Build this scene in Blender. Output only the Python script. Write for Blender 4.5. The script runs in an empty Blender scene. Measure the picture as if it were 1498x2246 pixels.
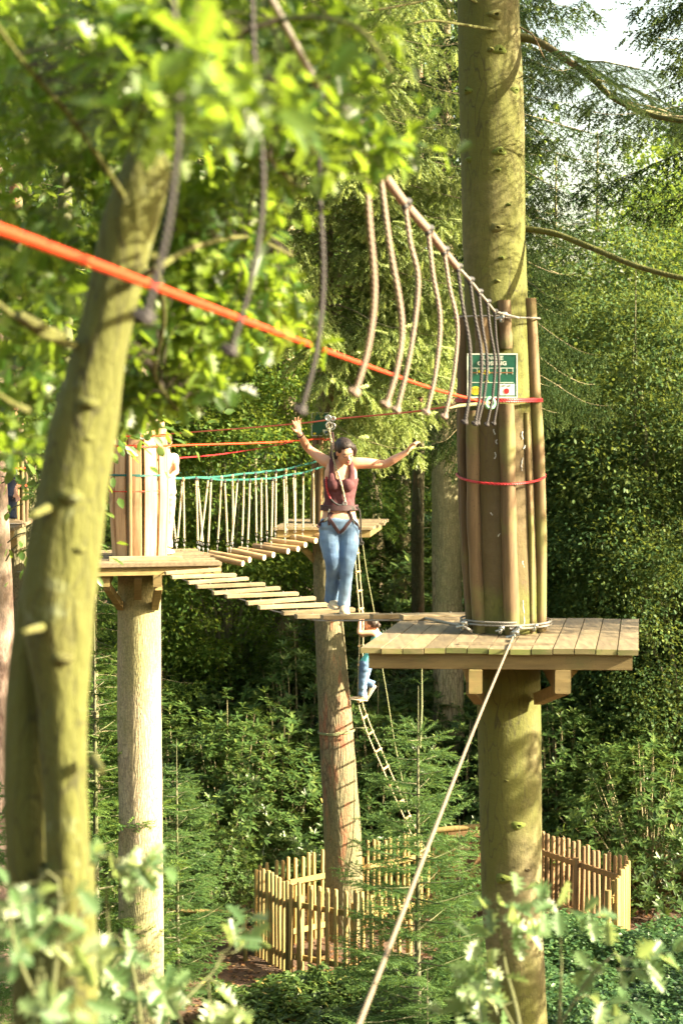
import bpy, math, random
import numpy as np
from mathutils import Vector, Matrix, noise
from mathutils.bvhtree import BVHTree

# ---------------------------------------------------------------- camera, world, sun, exposure
SC = bpy.context.scene
COL = SC.collection
EYE = 7.4
PITCH = math.radians(3.28)
F = 4500.0
cam_d = bpy.data.cameras.new('camera'); cam = bpy.data.objects.new('camera', cam_d); COL.objects.link(cam)
cam.location = (0, 0, EYE)
cam.rotation_euler = (math.radians(90) - PITCH, 0, 0)
cam_d.sensor_fit = 'VERTICAL'; cam_d.sensor_height = 36.0; cam_d.sensor_width = 24.0
cam_d.lens = 36.0 * F / 2246.0
cam_d.clip_start = 0.05; cam_d.clip_end = 500
cam_d.dof.use_dof = True; cam_d.dof.focus_distance = 19.5; cam_d.dof.aperture_fstop = 4.2
SC.camera = cam

SUN_EL = math.radians(26); SUN_AZ = math.radians(78)      # azimuth measured from -Y (towards the viewer) round to +X
sdir = Vector((math.sin(SUN_AZ)*math.cos(SUN_EL), -math.cos(SUN_AZ)*math.cos(SUN_EL), math.sin(SUN_EL)))
world = bpy.data.worlds.new('World'); SC.world = world; world.use_nodes = True
nt = world.node_tree
bg = nt.nodes['Background']; sky = nt.nodes.new('ShaderNodeTexSky'); sky.sky_type = 'NISHITA'
sky.sun_disc = False; sky.sun_elevation = SUN_EL; sky.sun_rotation = math.atan2(sdir.x, sdir.y)
sky.air_density = 1.0; sky.dust_density = 4.0; sky.ozone_density = 0.6
warm = nt.nodes.new('ShaderNodeMix'); warm.data_type = 'RGBA'; warm.blend_type = 'MULTIPLY'; warm.inputs[0].default_value = 1.0
warm.inputs[7].default_value = (1.1, 1.0, .78, 1)                  # the warm white balance of the photograph
nt.links.new(sky.outputs[0], warm.inputs[6]); nt.links.new(warm.outputs[2], bg.inputs[0]); bg.inputs[1].default_value = 0.105
sun_d = bpy.data.lights.new('sun', 'SUN'); sun_d.energy = 5.0; sun_d.angle = math.radians(0.5)
sun_d.color = (1.0, 0.86, 0.6)
sun = bpy.data.objects.new('sun', sun_d); COL.objects.link(sun)
sun.rotation_euler = sdir.to_track_quat('Z', 'Y').to_euler()
vs = SC.view_settings; vs.view_transform = 'Standard'; vs.look = 'None'; vs.gamma = 1.0; vs.use_curve_mapping = False
vs.exposure = 2.65
SC.cycles.max_bounces = 7; SC.cycles.diffuse_bounces = 4; SC.cycles.glossy_bounces = 2
SC.cycles.transmission_bounces = 4; SC.cycles.caustics_reflective = False; SC.cycles.caustics_refractive = False
SC.cycles.sample_clamp_indirect = 6.0

# ---------------------------------------------------------------- helpers
def W(px, py, Y):
    """the point at distance Y that the photograph shows at (px, py)"""
    u = (px - 749.0)/F; v = -(py - 1123.0)/F
    y = math.cos(PITCH) + v*math.sin(PITCH); z = -math.sin(PITCH) + v*math.cos(PITCH)
    return Vector((u*Y/y, Y, EYE + z*Y/y))
def X(px, Y): return (px - 749.0)/F*Y

def nodes_of(name):
    m = bpy.data.materials.new(name); m.use_nodes = True
    return m, m.node_tree, m.node_tree.nodes, m.node_tree.nodes['Principled BSDF']
def ramp(nt, fac, stops):
    r = nt.nodes.new('ShaderNodeValToRGB'); e = r.color_ramp.elements
    while len(e) < len(stops): e.new(0.5)
    for i, (p, c) in enumerate(stops):
        e[i].position = p; e[i].color = (c[0], c[1], c[2], 1)
    nt.links.new(fac, r.inputs[0]); return r.outputs[0]
def noise_tex(nt, scale, detail=4, rough=.6, stretch=None, coord='Object', offset=0):
    t = nt.nodes.new('ShaderNodeTexCoord'); m = nt.nodes.new('ShaderNodeMapping')
    nt.links.new(t.outputs[coord], m.inputs[0])
    if stretch: m.inputs['Scale'].default_value = stretch
    m.inputs['Location'].default_value = (offset, offset*.7, offset*1.3)
    n = nt.nodes.new('ShaderNodeTexNoise'); n.inputs['Scale'].default_value = scale
    n.inputs['Detail'].default_value = detail; n.inputs['Roughness'].default_value = rough
    nt.links.new(m.outputs[0], n.inputs['Vector']); return n.outputs['Fac']
def mix(nt, fac, a, b):
    m = nt.nodes.new('ShaderNodeMix'); m.data_type = 'RGBA'
    if isinstance(fac, float): m.inputs['Factor'].default_value = fac
    else: nt.links.new(fac, m.inputs['Factor'])
    for s, v in ((6, a), (7, b)):
        if isinstance(v, tuple): m.inputs[s].default_value = (v[0], v[1], v[2], 1)
        else: nt.links.new(v, m.inputs[s])
    return m.outputs[2]
def bump(nt, bsdf, h, strength, dist):
    b = nt.nodes.new('ShaderNodeBump'); b.inputs['Strength'].default_value = strength
    b.inputs['Distance'].default_value = dist
    nt.links.new(h, b.inputs['Height']); nt.links.new(b.outputs[0], bsdf.inputs['Normal'])
def math_node(nt, op, a, b):
    m = nt.nodes.new('ShaderNodeMath'); m.operation = op
    for i, v in enumerate((a, b)):
        if isinstance(v, (int, float)): m.inputs[i].default_value = v
        else: nt.links.new(v, m.inputs[i])
    return m.outputs[0]

def mat_bark(name, dark, light, moss, mossamt=.5, plate=7.0, stretch=(1, 1, .28), strength=.7, dist=.02, fine=40, crack=0, lichen=None):
    m, nt, N, b = nodes_of(name)
    n1 = noise_tex(nt, plate, 6, .65, stretch)
    n2 = noise_tex(nt, 1.3, 4, .6, (1, 1, .5), offset=4)
    n3 = noise_tex(nt, fine, 3, .6, (1, 1, .5))
    base = ramp(nt, n1, [(.34, dark), (.5, tuple((a+c)/2 for a, c in zip(dark, light))), (.66, light)])
    mossf = ramp(nt, n2, [(.5-mossamt*.35, (0, 0, 0)), (.5-mossamt*.35+.22, (1, 1, 1))])
    col = mix(nt, mossf, base, mix(nt, n3, moss, tuple(c*.45 for c in moss)))
    if lichen:
        n5 = noise_tex(nt, 6, 5, .7, None, offset=11); col = mix(nt, math_node(nt, 'MULTIPLY', ramp(nt, n5, [(.6, (0, 0, 0)), (.68, (1, 1, 1))]), .7), col, lichen)
    if crack:
        tc = nt.nodes.new('ShaderNodeTexCoord'); mp = nt.nodes.new('ShaderNodeMapping'); mp.inputs['Scale'].default_value = (1, 1, .22); nt.links.new(tc.outputs['Object'], mp.inputs[0])
        w = nt.nodes.new('ShaderNodeTexNoise'); w.inputs['Scale'].default_value = 9; nt.links.new(mp.outputs[0], w.inputs[0])
        ad = nt.nodes.new('ShaderNodeVectorMath'); ad.operation = 'MULTIPLY_ADD'; nt.links.new(w.outputs['Color'], ad.inputs[0]); ad.inputs[1].default_value = (.25, .25, .25); nt.links.new(mp.outputs[0], ad.inputs[2])
        vo = nt.nodes.new('ShaderNodeTexVoronoi'); vo.feature = 'DISTANCE_TO_EDGE'; vo.inputs['Scale'].default_value = crack; nt.links.new(ad.outputs[0], vo.inputs['Vector'])
        cf = math_node(nt, 'MULTIPLY', ramp(nt, vo.outputs['Distance'], [(.0, (1, 1, 1)), (.045, (0, 0, 0))]), ramp(nt, n2, [(.4, (0, 0, 0)), (.6, (1, 1, 1))]))
        col = mix(nt, math_node(nt, 'MULTIPLY', cf, .75), col, tuple(c*.4 for c in dark))
    spot = ramp(nt, n3, [(.3, (.75, .75, .75)), (.7, (1.12, 1.1, 1.05))])
    mm = nt.nodes.new('ShaderNodeMix'); mm.data_type = 'RGBA'; mm.blend_type = 'MULTIPLY'; mm.inputs[0].default_value = 1
    nt.links.new(col, mm.inputs[6]); nt.links.new(spot, mm.inputs[7])
    nt.links.new(mm.outputs[2], b.inputs['Base Color']); b.inputs['Roughness'].default_value = .9
    h = math_node(nt, 'ADD', n1, math_node(nt, 'MULTIPLY', n3, .35))
    bump(nt, b, h, strength, dist); return m

def worn_zone(m, z0, z1, col):
    nt = m.node_tree; b = nt.nodes['Principled BSDF']; src = b.inputs['Base Color'].links[0].from_socket
    t = nt.nodes.new('ShaderNodeTexCoord'); sx = nt.nodes.new('ShaderNodeSeparateXYZ'); nt.links.new(t.outputs['Object'], sx.inputs[0])
    n = noise_tex(nt, 7, 4, .6, (1, 1, .35), offset=6); zz = math_node(nt, 'ADD', sx.outputs['Z'], math_node(nt, 'MULTIPLY', n, .5))
    f = math_node(nt, 'MULTIPLY', ramp(nt, math_node(nt, 'SUBTRACT', zz, z0+.25), [(0, (0, 0, 0)), (.15, (1, 1, 1))]), ramp(nt, math_node(nt, 'SUBTRACT', z1+.25, zz), [(0, (0, 0, 0)), (.15, (1, 1, 1))]))
    nt.links.new(mix(nt, math_node(nt, 'MULTIPLY', f, .6), src, col), b.inputs['Base Color'])
def mat_scaly(name, dark, light, moss, mossamt=.4, cell=26.0, rust=None, zs=.22, bs=.7):
    """spruce / douglas bark: vertical scaly plates"""
    m, nt, N, b = nodes_of(name)
    t = N.new('ShaderNodeTexCoord'); mp = N.new('ShaderNodeMapping'); mp.inputs['Scale'].default_value = (1, 1, zs)
    nt.links.new(t.outputs['Object'], mp.inputs[0])
    w = N.new('ShaderNodeTexNoise'); w.inputs['Scale'].default_value = 5; nt.links.new(mp.outputs[0], w.inputs[0])
    ad = N.new('ShaderNodeVectorMath'); ad.operation = 'MULTIPLY_ADD'
    nt.links.new(w.outputs['Color'], ad.inputs[0]); ad.inputs[1].default_value = (.2, .2, .2); nt.links.new(mp.outputs[0], ad.inputs[2])
    v = N.new('ShaderNodeTexVoronoi'); v.feature = 'DISTANCE_TO_EDGE'; v.inputs['Scale'].default_value = cell
    nt.links.new(ad.outputs[0], v.inputs['Vector'])
    n2 = noise_tex(nt, 1.1, 5, .65, (1.6, 1.6, .5), offset=2); n3 = noise_tex(nt, 45, 3)
    plate = ramp(nt, v.outputs['Distance'], [(0.0, dark), (.16, light), (.5, tuple(c*1.15 for c in light))])
    mf = ramp(nt, n2, [(.5-mossamt*.3, (0, 0, 0)), (.62-mossamt*.2, (1, 1, 1))])
    col = mix(nt, math_node(nt, 'MULTIPLY', mf, .75), plate, moss)
    if rust:
        n4 = noise_tex(nt, 2.2, 4, .7, (1.5, 1.5, .35), offset=9)
        col = mix(nt, math_node(nt, 'MULTIPLY', ramp(nt, n4, [(.56, (0, 0, 0)), (.68, (1, 1, 1))]), .8), col, rust)
    mm = N.new('ShaderNodeMix'); mm.data_type = 'RGBA'; mm.blend_type = 'MULTIPLY'; mm.inputs[0].default_value = 1
    nt.links.new(col, mm.inputs[6]); nt.links.new(ramp(nt, n3, [(.3, (.6, .6, .6)), (.7, (1.15, 1.12, 1.05))]), mm.inputs[7])
    nt.links.new(mm.outputs[2], b.inputs['Base Color']); b.inputs['Roughness'].default_value = .9
    h = math_node(nt, 'ADD', math_node(nt, 'MINIMUM', v.outputs['Distance'], .3), math_node(nt, 'MULTIPLY', n3, .12))
    bump(nt, b, h, bs, .025); return m

def mat_wood(name, a, c, stain=None, stretch=(1, 1, .12), scale=30, rough=.75, stainscale=3, stainpos=.52):
    m, nt, N, b = nodes_of(name)
    n1 = noise_tex(nt, scale, 5, .6, stretch); n2 = noise_tex(nt, stainscale, 4, .6, offset=3)
    col = ramp(nt, n1, [(.3, a), (.7, c)])
    if stain: col = mix(nt, math_node(nt, 'MULTIPLY', ramp(nt, n2, [(stainpos, (0, 0, 0)), (stainpos+.15, (1, 1, 1))]), .8), col, stain)
    oi = N.new('ShaderNodeObjectInfo'); mv = N.new('ShaderNodeMix'); mv.data_type = 'RGBA'; mv.blend_type = 'MULTIPLY'; mv.inputs[0].default_value = 1
    nt.links.new(col, mv.inputs[6]); nt.links.new(ramp(nt, oi.outputs['Random'], [(0, (.62, .6, .56)), (.5, (.95, .92, .9)), (1, (1.2, 1.15, 1.05))]), mv.inputs[7]); col = mv.outputs[2]
    n5 = noise_tex(nt, 55, 3, .7, offset=8); col = mix(nt, math_node(nt, 'MULTIPLY', ramp(nt, n5, [(.62, (0, 0, 0)), (.7, (1, 1, 1))]), .6), col, tuple(x*.35 for x in a))
    nt.links.new(col, b.inputs['Base Color']); b.inputs['Roughness'].default_value = rough
    bump(nt, b, n1, .5, .006); return m
def mat_plain(name, c, rough=.6, var=.18, scale=25, metallic=0.0, bumpd=.002):
    m, nt, N, b = nodes_of(name)
    n = noise_tex(nt, scale, 4)
    nt.links.new(ramp(nt, n, [(.3, tuple(x*(1-var) for x in c)), (.7, tuple(min(1, x*(1+var)) for x in c))]), b.inputs['Base Color'])
    b.inputs['Roughness'].default_value = rough; b.inputs['Metallic'].default_value = metallic
    bump(nt, b, n, .3, bumpd); return m
def mat_rope(name, c, rough=.8, twist=160.0):
    m, nt, N, b = nodes_of(name)
    t = N.new('ShaderNodeTexCoord'); w = N.new('ShaderNodeTexWave'); w.inputs['Scale'].default_value = twist/6.28
    w.bands_direction = 'DIAGONAL'; nt.links.new(t.outputs['Object'], w.inputs[0])
    n = noise_tex(nt, 14, 3)
    col = ramp(nt, w.outputs['Fac'], [(0.1, tuple(x*.5 for x in c)), (.7, c)])
    col = mix(nt, math_node(nt, 'MULTIPLY', n, .5), col, tuple(x*.6 for x in c))
    nt.links.new(col, b.inputs['Base Color']); b.inputs['Roughness'].default_value = rough
    bump(nt, b, w.outputs['Fac'], .6, .004); return m
def mat_leaf(name, stops, trans, tfac=.42, rough=.5, spec=.35, mottle=None):
    m, nt, N, b = nodes_of(name)
    at = N.new('ShaderNodeAttribute'); at.attribute_name = 'var'
    col = ramp(nt, at.outputs['Fac'], stops)
    n = noise_tex(nt, .55, 3, .5)
    col = mix(nt, math_node(nt, 'MULTIPLY', ramp(nt, n, [(.42, (0, 0, 0)), (.6, (1, 1, 1))]), .35), col, mottle or tuple(x*.55 for x in stops[0][1]))
    nt.links.new(col, b.inputs['Base Color'])
    b.inputs['Roughness'].default_value = rough; b.inputs['Specular IOR Level'].default_value = spec
    tr = N.new('ShaderNodeBsdfTranslucent')
    tc = mix(nt, .5, col, trans); nt.links.new(tc, tr.inputs[0])
    ms = N.new('ShaderNodeMixShader'); ms.inputs[0].default_value = tfac
    nt.links.new(b.outputs[0], ms.inputs[1]); nt.links.new(tr.outputs[0], ms.inputs[2])
    nt.links.new(ms.outputs[0], N['Material Output'].inputs[0]); return m

M = {}
M['bark_beech'] = mat_bark('bark_fir', (.08, .066, .035), (.21, .178, .095), (.14, .15, .028), .55, 9, (1, 1, 1.5), .6, .015, 55, 11)
M['bark_oak'] = mat_bark('bark_oak', (.026, .02, .01), (.17, .13, .06), (.11, .12, .02), .6, 9, (1, 1, .2), 1.0, .03, 45, 16, (.17, .2, .11))
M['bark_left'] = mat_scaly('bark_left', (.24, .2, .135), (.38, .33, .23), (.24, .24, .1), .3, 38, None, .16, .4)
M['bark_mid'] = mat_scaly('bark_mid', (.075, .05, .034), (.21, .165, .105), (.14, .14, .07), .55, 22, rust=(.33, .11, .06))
M['bark_far'] = mat_scaly('bark_far', (.13, .1, .065), (.37, .3, .2), (.22, .22, .11), .5, 18)
M['bark_pink'] = mat_bark('bark_pink', (.15, .09, .07), (.4, .31, .26), (.2, .21, .12), .1, 14, (1, 1, .5), .6, .02)
M['bark_thin'] = mat_bark('bark_thin', (.10, .10, .06), (.25, .24, .16), (.13, .15, .06), .5, 8)
worn_zone(M['bark_beech'], 6.0, 7.35, (.1, .06, .038))
M['stake'] = mat_wood('stake_wood', (.075, .048, .022), (.17, .118, .058), (.13, .14, .04), (1, 1, .1), 24, .8, 2.2, .5)
M['stake_pale'] = mat_wood('stake_pale', (.36, .2, .1), (.6, .42, .24), (.22, .15, .08), (1, 1, .1), 20, .75, 2.5, .55)
M['board'] = mat_wood('deck_board', (.12, .095, .058), (.25, .2, .12), (.15, .16, .06), (1, .15, 1), 26, .75, 3, .6)
M['board_edge'] = mat_wood('mossy_edge', (.14, .13, .05), (.25, .22, .1), (.11, .15, .03), (.2, 1, 1), 20)
M['beam'] = mat_wood('beam_wood', (.15, .112, .04), (.26, .2, .078), (.13, .13, .04), (.12, 1, 1), 22, .75, 4, .55)
M['plank'] = mat_wood('plank_wood', (.2, .155, .085), (.38, .31, .185), (.2, .16, .09), (.3, .3, 1), 24)
M['log'] = mat_wood('log_wood', (.3, .2, .1), (.5, .36, .19), (.2, .13, .07), (.2, .4, 1), 20)
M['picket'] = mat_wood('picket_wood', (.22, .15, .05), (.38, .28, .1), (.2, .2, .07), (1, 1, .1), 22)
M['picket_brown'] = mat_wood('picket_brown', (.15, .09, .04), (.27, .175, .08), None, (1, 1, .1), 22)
M['gate'] = mat_wood('gate_wood', (.15, .085, .05), (.27, .16, .09), (.1, .07, .04), (1, 1, .1), 16)
M['endgrain'] = mat_plain('cut_wood', (.62, .52, .32), .8, .2)
M['twig'] = mat_plain('dark_twig', (.035, .025, .014), .8)
M['rope_tan'] = mat_rope('rope_tan', (.52, .44, .27))
M['rope_pale'] = mat_rope('vine_rope', (.30, .22, .17), .8, 260)
M['rope_dark'] = mat_rope('rope_dark', (.032, .027, .027), .7, 260)
M['rope_red'] = mat_rope('rope_red', (.75, .055, .01), .5, 200)
M['rope_crimson'] = mat_rope('rope_crimson', (.55, .03, .04), .4, 200)
M['rope_green'] = mat_rope('rope_teal', (.025, .19, .155), .6, 200)
M['rope_moss'] = mat_rope('rope_mossy', (.25, .27, .13), .8, 200)
M['steel'] = mat_plain('steel', (.42, .42, .4), .38, .2, 60, .85)
M['steel_dull'] = mat_rope('steel_cable', (.3, .28, .25), .5, 300)
M['cable_tan'] = mat_rope('worn_cable', (.26, .2, .14), .7, 300)
M['black'] = mat_plain('black_rubber', (.02, .02, .022), .6, .3)
M['moss_soft'] = mat_plain('moss', (.1, .13, .02), .95, .35, 60, 0, .02)
M['resin'] = mat_plain('resin_white', (.5, .52, .5), .5)
M['skin'] = mat_plain('skin', (.55, .30, .19), .5, .06, 9)
M['skin'].node_tree.nodes['Principled BSDF'].inputs['Subsurface Weight'].default_value = .12
M['skin'].node_tree.nodes['Principled BSDF'].inputs['Subsurface Radius'].default_value = (.02, .008, .004)
M['lips'] = mat_plain('lips', (.42, .1, .09), .45, .05)
M['eye'] = mat_plain('lashes', (.06, .035, .03), .6, .1)
M['hair'] = mat_wood('hair_dark', (.012, .007, .005), (.045, .026, .017), None, (1, 1, .15), 90, .6)
M['top'] = mat_plain('maroon_jersey', (.09, .026, .03), .85, .16, 40)
M['harness'] = mat_plain('harness_web', (.045, .018, .02), .65, .3, 60)
M['shoe'] = mat_plain('shoe_tan', (.55, .42, .26), .7, .15, 60)
M['sole'] = mat_plain('shoe_sole', (.6, .55, .45), .7)
M['turq'] = mat_plain('turquoise_cotton', (.12, .5, .52), .8, .1, 30)
M['cream'] = mat_plain('cream_cotton', (.55, .5, .4), .85, .06, 20)
M['beige'] = mat_plain('beige_cotton', (.42, .34, .23), .85, .1, 20)
M['navy'] = mat_plain('navy_cloth', (.03, .04, .07), .85, .2, 20)
M['grey_cloth'] = mat_plain('grey_cloth', (.35, .38, .48), .85, .1, 20)
M['sign_green'] = mat_plain('sign_green', (.008, .085, .05), .4, .1)
M['sign_white'] = mat_plain('sign_white', (.62, .68, .58), .5, .05)
M['sign_yellow'] = mat_plain('sign_yellow', (.62, .55, .02), .5, .05)
M['sign_red'] = mat_plain('sign_red', (.6, .012, .012), .5, .05)
M['sign_orange'] = mat_plain('sign_brown', (.2, .09, .03), .5, .05)
M['sign_black'] = mat_plain('sign_black', (.03, .03, .03), .5, .05)
M['sign_blue'] = mat_plain('sign_blue', (.03, .12, .4), .5, .05)
M['tube_green'] = mat_plain('green_hose', (.16, .4, .24), .4, .15)
def denim():
    m, nt, N, b = nodes_of('denim')
    n1 = noise_tex(nt, 4.5, 4, .55, (1.4, 1, .6)); n2 = noise_tex(nt, 130, 2); n3 = noise_tex(nt, 9, 2, .5, (1, 1, 1.8))
    col = ramp(nt, n1, [(.36, (.075, .14, .26)), (.52, (.14, .235, .37)), (.7, (.26, .37, .5))])
    col = mix(nt, math_node(nt, 'MULTIPLY', n2, .35), col, (.1, .17, .3))
    nt.links.new(col, b.inputs['Base Color']); b.inputs['Roughness'].default_value = .9
    bump(nt, b, math_node(nt, 'ADD', n3, math_node(nt, 'MULTIPLY', n2, .1)), .5, .02); return m
M['denim'] = denim()
# foliage
M['l_oak'] = mat_leaf('oak_leaf', [(0, (.012, .036, .008)), (.45, (.038, .1, .014)), (1, (.26, .36, .07))], (.42, .6, .03), .5, .42, .5)
M['l_pale'] = mat_leaf('young_oak_leaf', [(0, (.03, .075, .028)), (.5, (.075, .15, .05)), (.8, (.24, .32, .14)), (1, (.42, .48, .28))], (.45, .55, .15), .4, .4, .5, (.1, .18, .08))
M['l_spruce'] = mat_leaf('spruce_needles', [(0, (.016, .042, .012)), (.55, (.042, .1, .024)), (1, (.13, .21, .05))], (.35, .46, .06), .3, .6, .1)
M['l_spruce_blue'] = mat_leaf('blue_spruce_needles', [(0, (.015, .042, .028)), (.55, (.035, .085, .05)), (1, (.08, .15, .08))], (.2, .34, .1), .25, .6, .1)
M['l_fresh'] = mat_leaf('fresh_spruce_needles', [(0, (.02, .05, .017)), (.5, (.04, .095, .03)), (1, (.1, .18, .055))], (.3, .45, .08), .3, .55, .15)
M['l_dark'] = mat_leaf('shaded_spruce_needles', [(0, (.012, .03, .012)), (.5, (.026, .058, .02)), (1, (.07, .1, .03))], (.2, .28, .05), .15, .6, .08)  # shade put into the colour: darker needles for crowns meant to look unlit
M['l_broad'] = mat_leaf('broad_leaf', [(0, (.035, .08, .02)), (.5, (.07, .145, .03)), (1, (.15, .21, .045))], (.42, .55, .05), .42, .4, .5)
M['l_birch'] = mat_leaf('birch_leaf', [(0, (.024, .056, .022)), (.5, (.06, .115, .038)), (1, (.15, .2, .055))], (.34, .4, .06), .32, .5, .12)
M['l_rhodo'] = mat_leaf('rhododendron_leaf', [(0, (.022, .052, .014)), (.5, (.052, .1, .024)), (.93, (.13, .18, .042)), (1, (.34, .24, .06))], (.3, .42, .06), .2, .4, .35)
M['l_bramble'] = mat_leaf('bramble_leaf', [(0, (.022, .06, .02)), (.5, (.05, .115, .038)), (1, (.12, .2, .065))], (.25, .42, .1), .25, .4, .5)
M['l_far'] = mat_leaf('far_leaf', [(0, (.04, .09, .02)), (.5, (.09, .17, .035)), (1, (.2, .26, .06))], (.45, .55, .06), .45, .5, .12)
M['l_sunny'] = mat_leaf('sunny_spruce_needles', [(0, (.06, .1, .03)), (.5, (.2, .28, .09)), (1, (.42, .5, .2))], (.42, .5, .08), .35, .5, .3)  # sunlight put into the colour: needles paler than real fresh growth
M['litter'] = mat_leaf('litter_leaf', [(0, (.09, .04, .02)), (.6, (.2, .1, .05)), (1, (.36, .24, .1))], (.3, .2, .05), .15)

class MB:
    """collects shapes in world coordinates and links them as ONE mesh object"""
    def __init__(s): s.V = []; s.F = []; s.mi = []; s.cur = 0
    def add(s, V, F):
        o = len(s.V); s.V += [Vector(v) for v in V]; s.F += [tuple(i+o for i in f) for f in F]; s.mi += [s.cur]*len(F)
    def loft(s, rings, cap=True, n=None):
        n = len(rings[0]); V = [v for r in rings for v in r]; Fc = []
        for k in range(len(rings)-1):
            for i in range(n):
                j = (i+1) % n; Fc.append((k*n+i, k*n+j, (k+1)*n+j, (k+1)*n+i))
        if cap: Fc.append(tuple(reversed(range(n)))); Fc.append(tuple((len(rings)-1)*n+i for i in range(n)))
        s.add(V, Fc)
    def tube(s, pts, r, n=8, cap=True, flat=None, flatdir=None, jit=0):
        pts = [Vector(p) for p in pts]; L = len(pts)
        if not hasattr(r, '__len__'): r = [r]*L
        t0 = (pts[1]-pts[0]).normalized()
        ref = Vector(flatdir) if flatdir is not None else (Vector((0, 0, 1)) if abs(t0.z) < .9 else Vector((1, 0, 0)))
        rings = []; a = ref - t0*ref.dot(t0); a.normalize()
        for k in range(L):
            t = (pts[min(k+1, L-1)]-pts[max(k-1, 0)])
            t = t.normalized() if t.length > 1e-9 else t0
            if flatdir is not None: a = Vector(flatdir)
            a = a - t*a.dot(t); a.normalize(); b = t.cross(a)
            fx = flat if flat else 1.0
            ring = []
            for i in range(n):
                th = 2*math.pi*i/n; rr = r[k]
                if jit: rr *= 1 + jit*noise.noise(Vector((math.cos(th)*1.4, math.sin(th)*1.4, k*.37+pts[0].x*7)))
                ring.append(pts[k] + a*math.cos(th)*rr*fx + b*math.sin(th)*rr)
            rings.append(ring)
        s.loft(rings, cap)
    def ring(s, c, r, rad, n=24, m=6, nrm=(0, 0, 1), arc=(0, 2*math.pi)):
        nrm = Vector(nrm).normalized(); a = nrm.orthogonal().normalized() if abs(nrm.z) < .99 else Vector((1, 0, 0)); b = nrm.cross(a)
        full = abs(arc[1]-arc[0]-2*math.pi) < 1e-6
        cnt = n if full else n+1
        pts = [Vector(c)+(a*math.cos(arc[0]+(arc[1]-arc[0])*i/n)+b*math.sin(arc[0]+(arc[1]-arc[0])*i/n))*r for i in range(cnt)]
        if full: pts += pts[:2]
        s.tube(pts, rad, m, cap=not full)
    def box(s, c, size, R=None):
        c = Vector(c); h = [x/2 for x in size]; V = []
        for sx in (-1, 1):
            for sy in (-1, 1):
                for sz in (-1, 1):
                    v = Vector((sx*h[0], sy*h[1], sz*h[2])); V.append(c + (R @ v if R else v))
        s.add(V, [(0, 1, 3, 2), (4, 6, 7, 5), (0, 4, 5, 1), (2, 3, 7, 6), (0, 2, 6, 4), (1, 5, 7, 3)])
    def bar(s, p, q, w, h, up=(0, 0, 1), ch=.004):
        """bevelled bar from p to q, w wide and h high"""
        p = Vector(p); q = Vector(q); t = (q-p).normalized(); up = Vector(up); b = t.cross(up).normalized(); u = b.cross(t)
        prof = [(-w/2+ch, -h/2), (w/2-ch, -h/2), (w/2, -h/2+ch), (w/2, h/2-ch), (w/2-ch, h/2), (-w/2+ch, h/2), (-w/2, h/2-ch), (-w/2, -h/2+ch)]
        s.loft([[p+b*x+u*y for x, y in prof], [q+b*x+u*y for x, y in prof]])
    def ell(s, c, r, R=None, n=16, m=10):
        c = Vector(c); rings = []
        for k in range(m+1):
            ph = math.pi*(k/m-.5)*.998
            rings.append([c + (R @ Vector((math.cos(ph)*math.cos(2*math.pi*i/n)*r[0], math.cos(ph)*math.sin(2*math.pi*i/n)*r[1], math.sin(ph)*r[2])) if R
                          else Vector((math.cos(ph)*math.cos(2*math.pi*i/n)*r[0], math.cos(ph)*math.sin(2*math.pi*i/n)*r[1], math.sin(ph)*r[2]))) for i in range(n)])
        s.loft(rings)
    def prism(s, quad, zb):
        """polygon quad (top corners) extruded down to zb below"""
        n = len(quad); V = [Vector(q) for q in quad]+[Vector(q)-Vector((0, 0, zb)) for q in quad]
        s.add(V, [tuple(range(n)), tuple(reversed(range(n, 2*n)))]+[(i, i+n, (i+1) % n+n, (i+1) % n) for i in range(n)])
    def build(s, name, mat, parent=None, loc=None, smooth=True, mats=None, angle=50):
        off = wloc(parent) if parent else (Vector(loc) if loc is not None else Vector((0, 0, 0)))
        me = bpy.data.meshes.new(name)
        me.from_pydata([tuple(v-off) for v in s.V], [], s.F)
        for mm in (mats or [mat]): me.materials.append(mm)
        if mats: me.polygons.foreach_set('material_index', s.mi)
        me.validate(); me.update()
        if smooth:
            me.polygons.foreach_set('use_smooth', [True]*len(me.polygons)); me.set_sharp_from_angle(angle=math.radians(angle))
        o = bpy.data.objects.new(name, me); COL.objects.link(o)
        if parent: o.parent = parent
        elif loc is not None: o.location = loc
        return o
def wloc(o):
    v = Vector((0, 0, 0))
    while o: v += o.location; o = o.parent
    return v
def tag(o, label=None, cat=None, group=None, kind=None):
    if label: o['label'] = label
    if cat: o['category'] = cat
    if group: o['group'] = group
    if kind: o['kind'] = kind
    return o
def thing(name, label, cat, loc, group=None):
    o = bpy.data.objects.new(name, None); COL.objects.link(o); o.location = loc; o.empty_display_size = .1
    return tag(o, label, cat, group)
def put(data_obj, parent, loc=(0, 0, 0), rz=0, sc=1, name=None):
    c = bpy.data.objects.new(name or data_obj.name.split('.')[0], data_obj.data); COL.objects.link(c); c.parent = parent
    c.location = loc; c.rotation_euler = (0, 0, rz); c.scale = (sc, sc, sc) if not hasattr(sc, '__len__') else sc
    return c
def catmull(P, k=6):
    P = [Vector(p) for p in P]; Q = [P[0]*2-P[1]]+P+[P[-1]*2-P[-2]]; out = []
    for i in range(1, len(Q)-2):
        for j in range(k):
            t = j/k; a, b, c, d = Q[i-1], Q[i], Q[i+1], Q[i+2]
            out.append(.5*((2*b)+(c-a)*t+(2*a-5*b+4*c-d)*t*t+(3*b-a-3*c+d)*t**3))
    out.append(P[-1]); return out
def lerp(a, b, t): return a+(b-a)*t
def interp(R, k=6):
    out = []
    for i in range(len(R)-1): out += [lerp(R[i], R[i+1], j/k) for j in range(k)]
    return out+[R[-1]]

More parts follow.
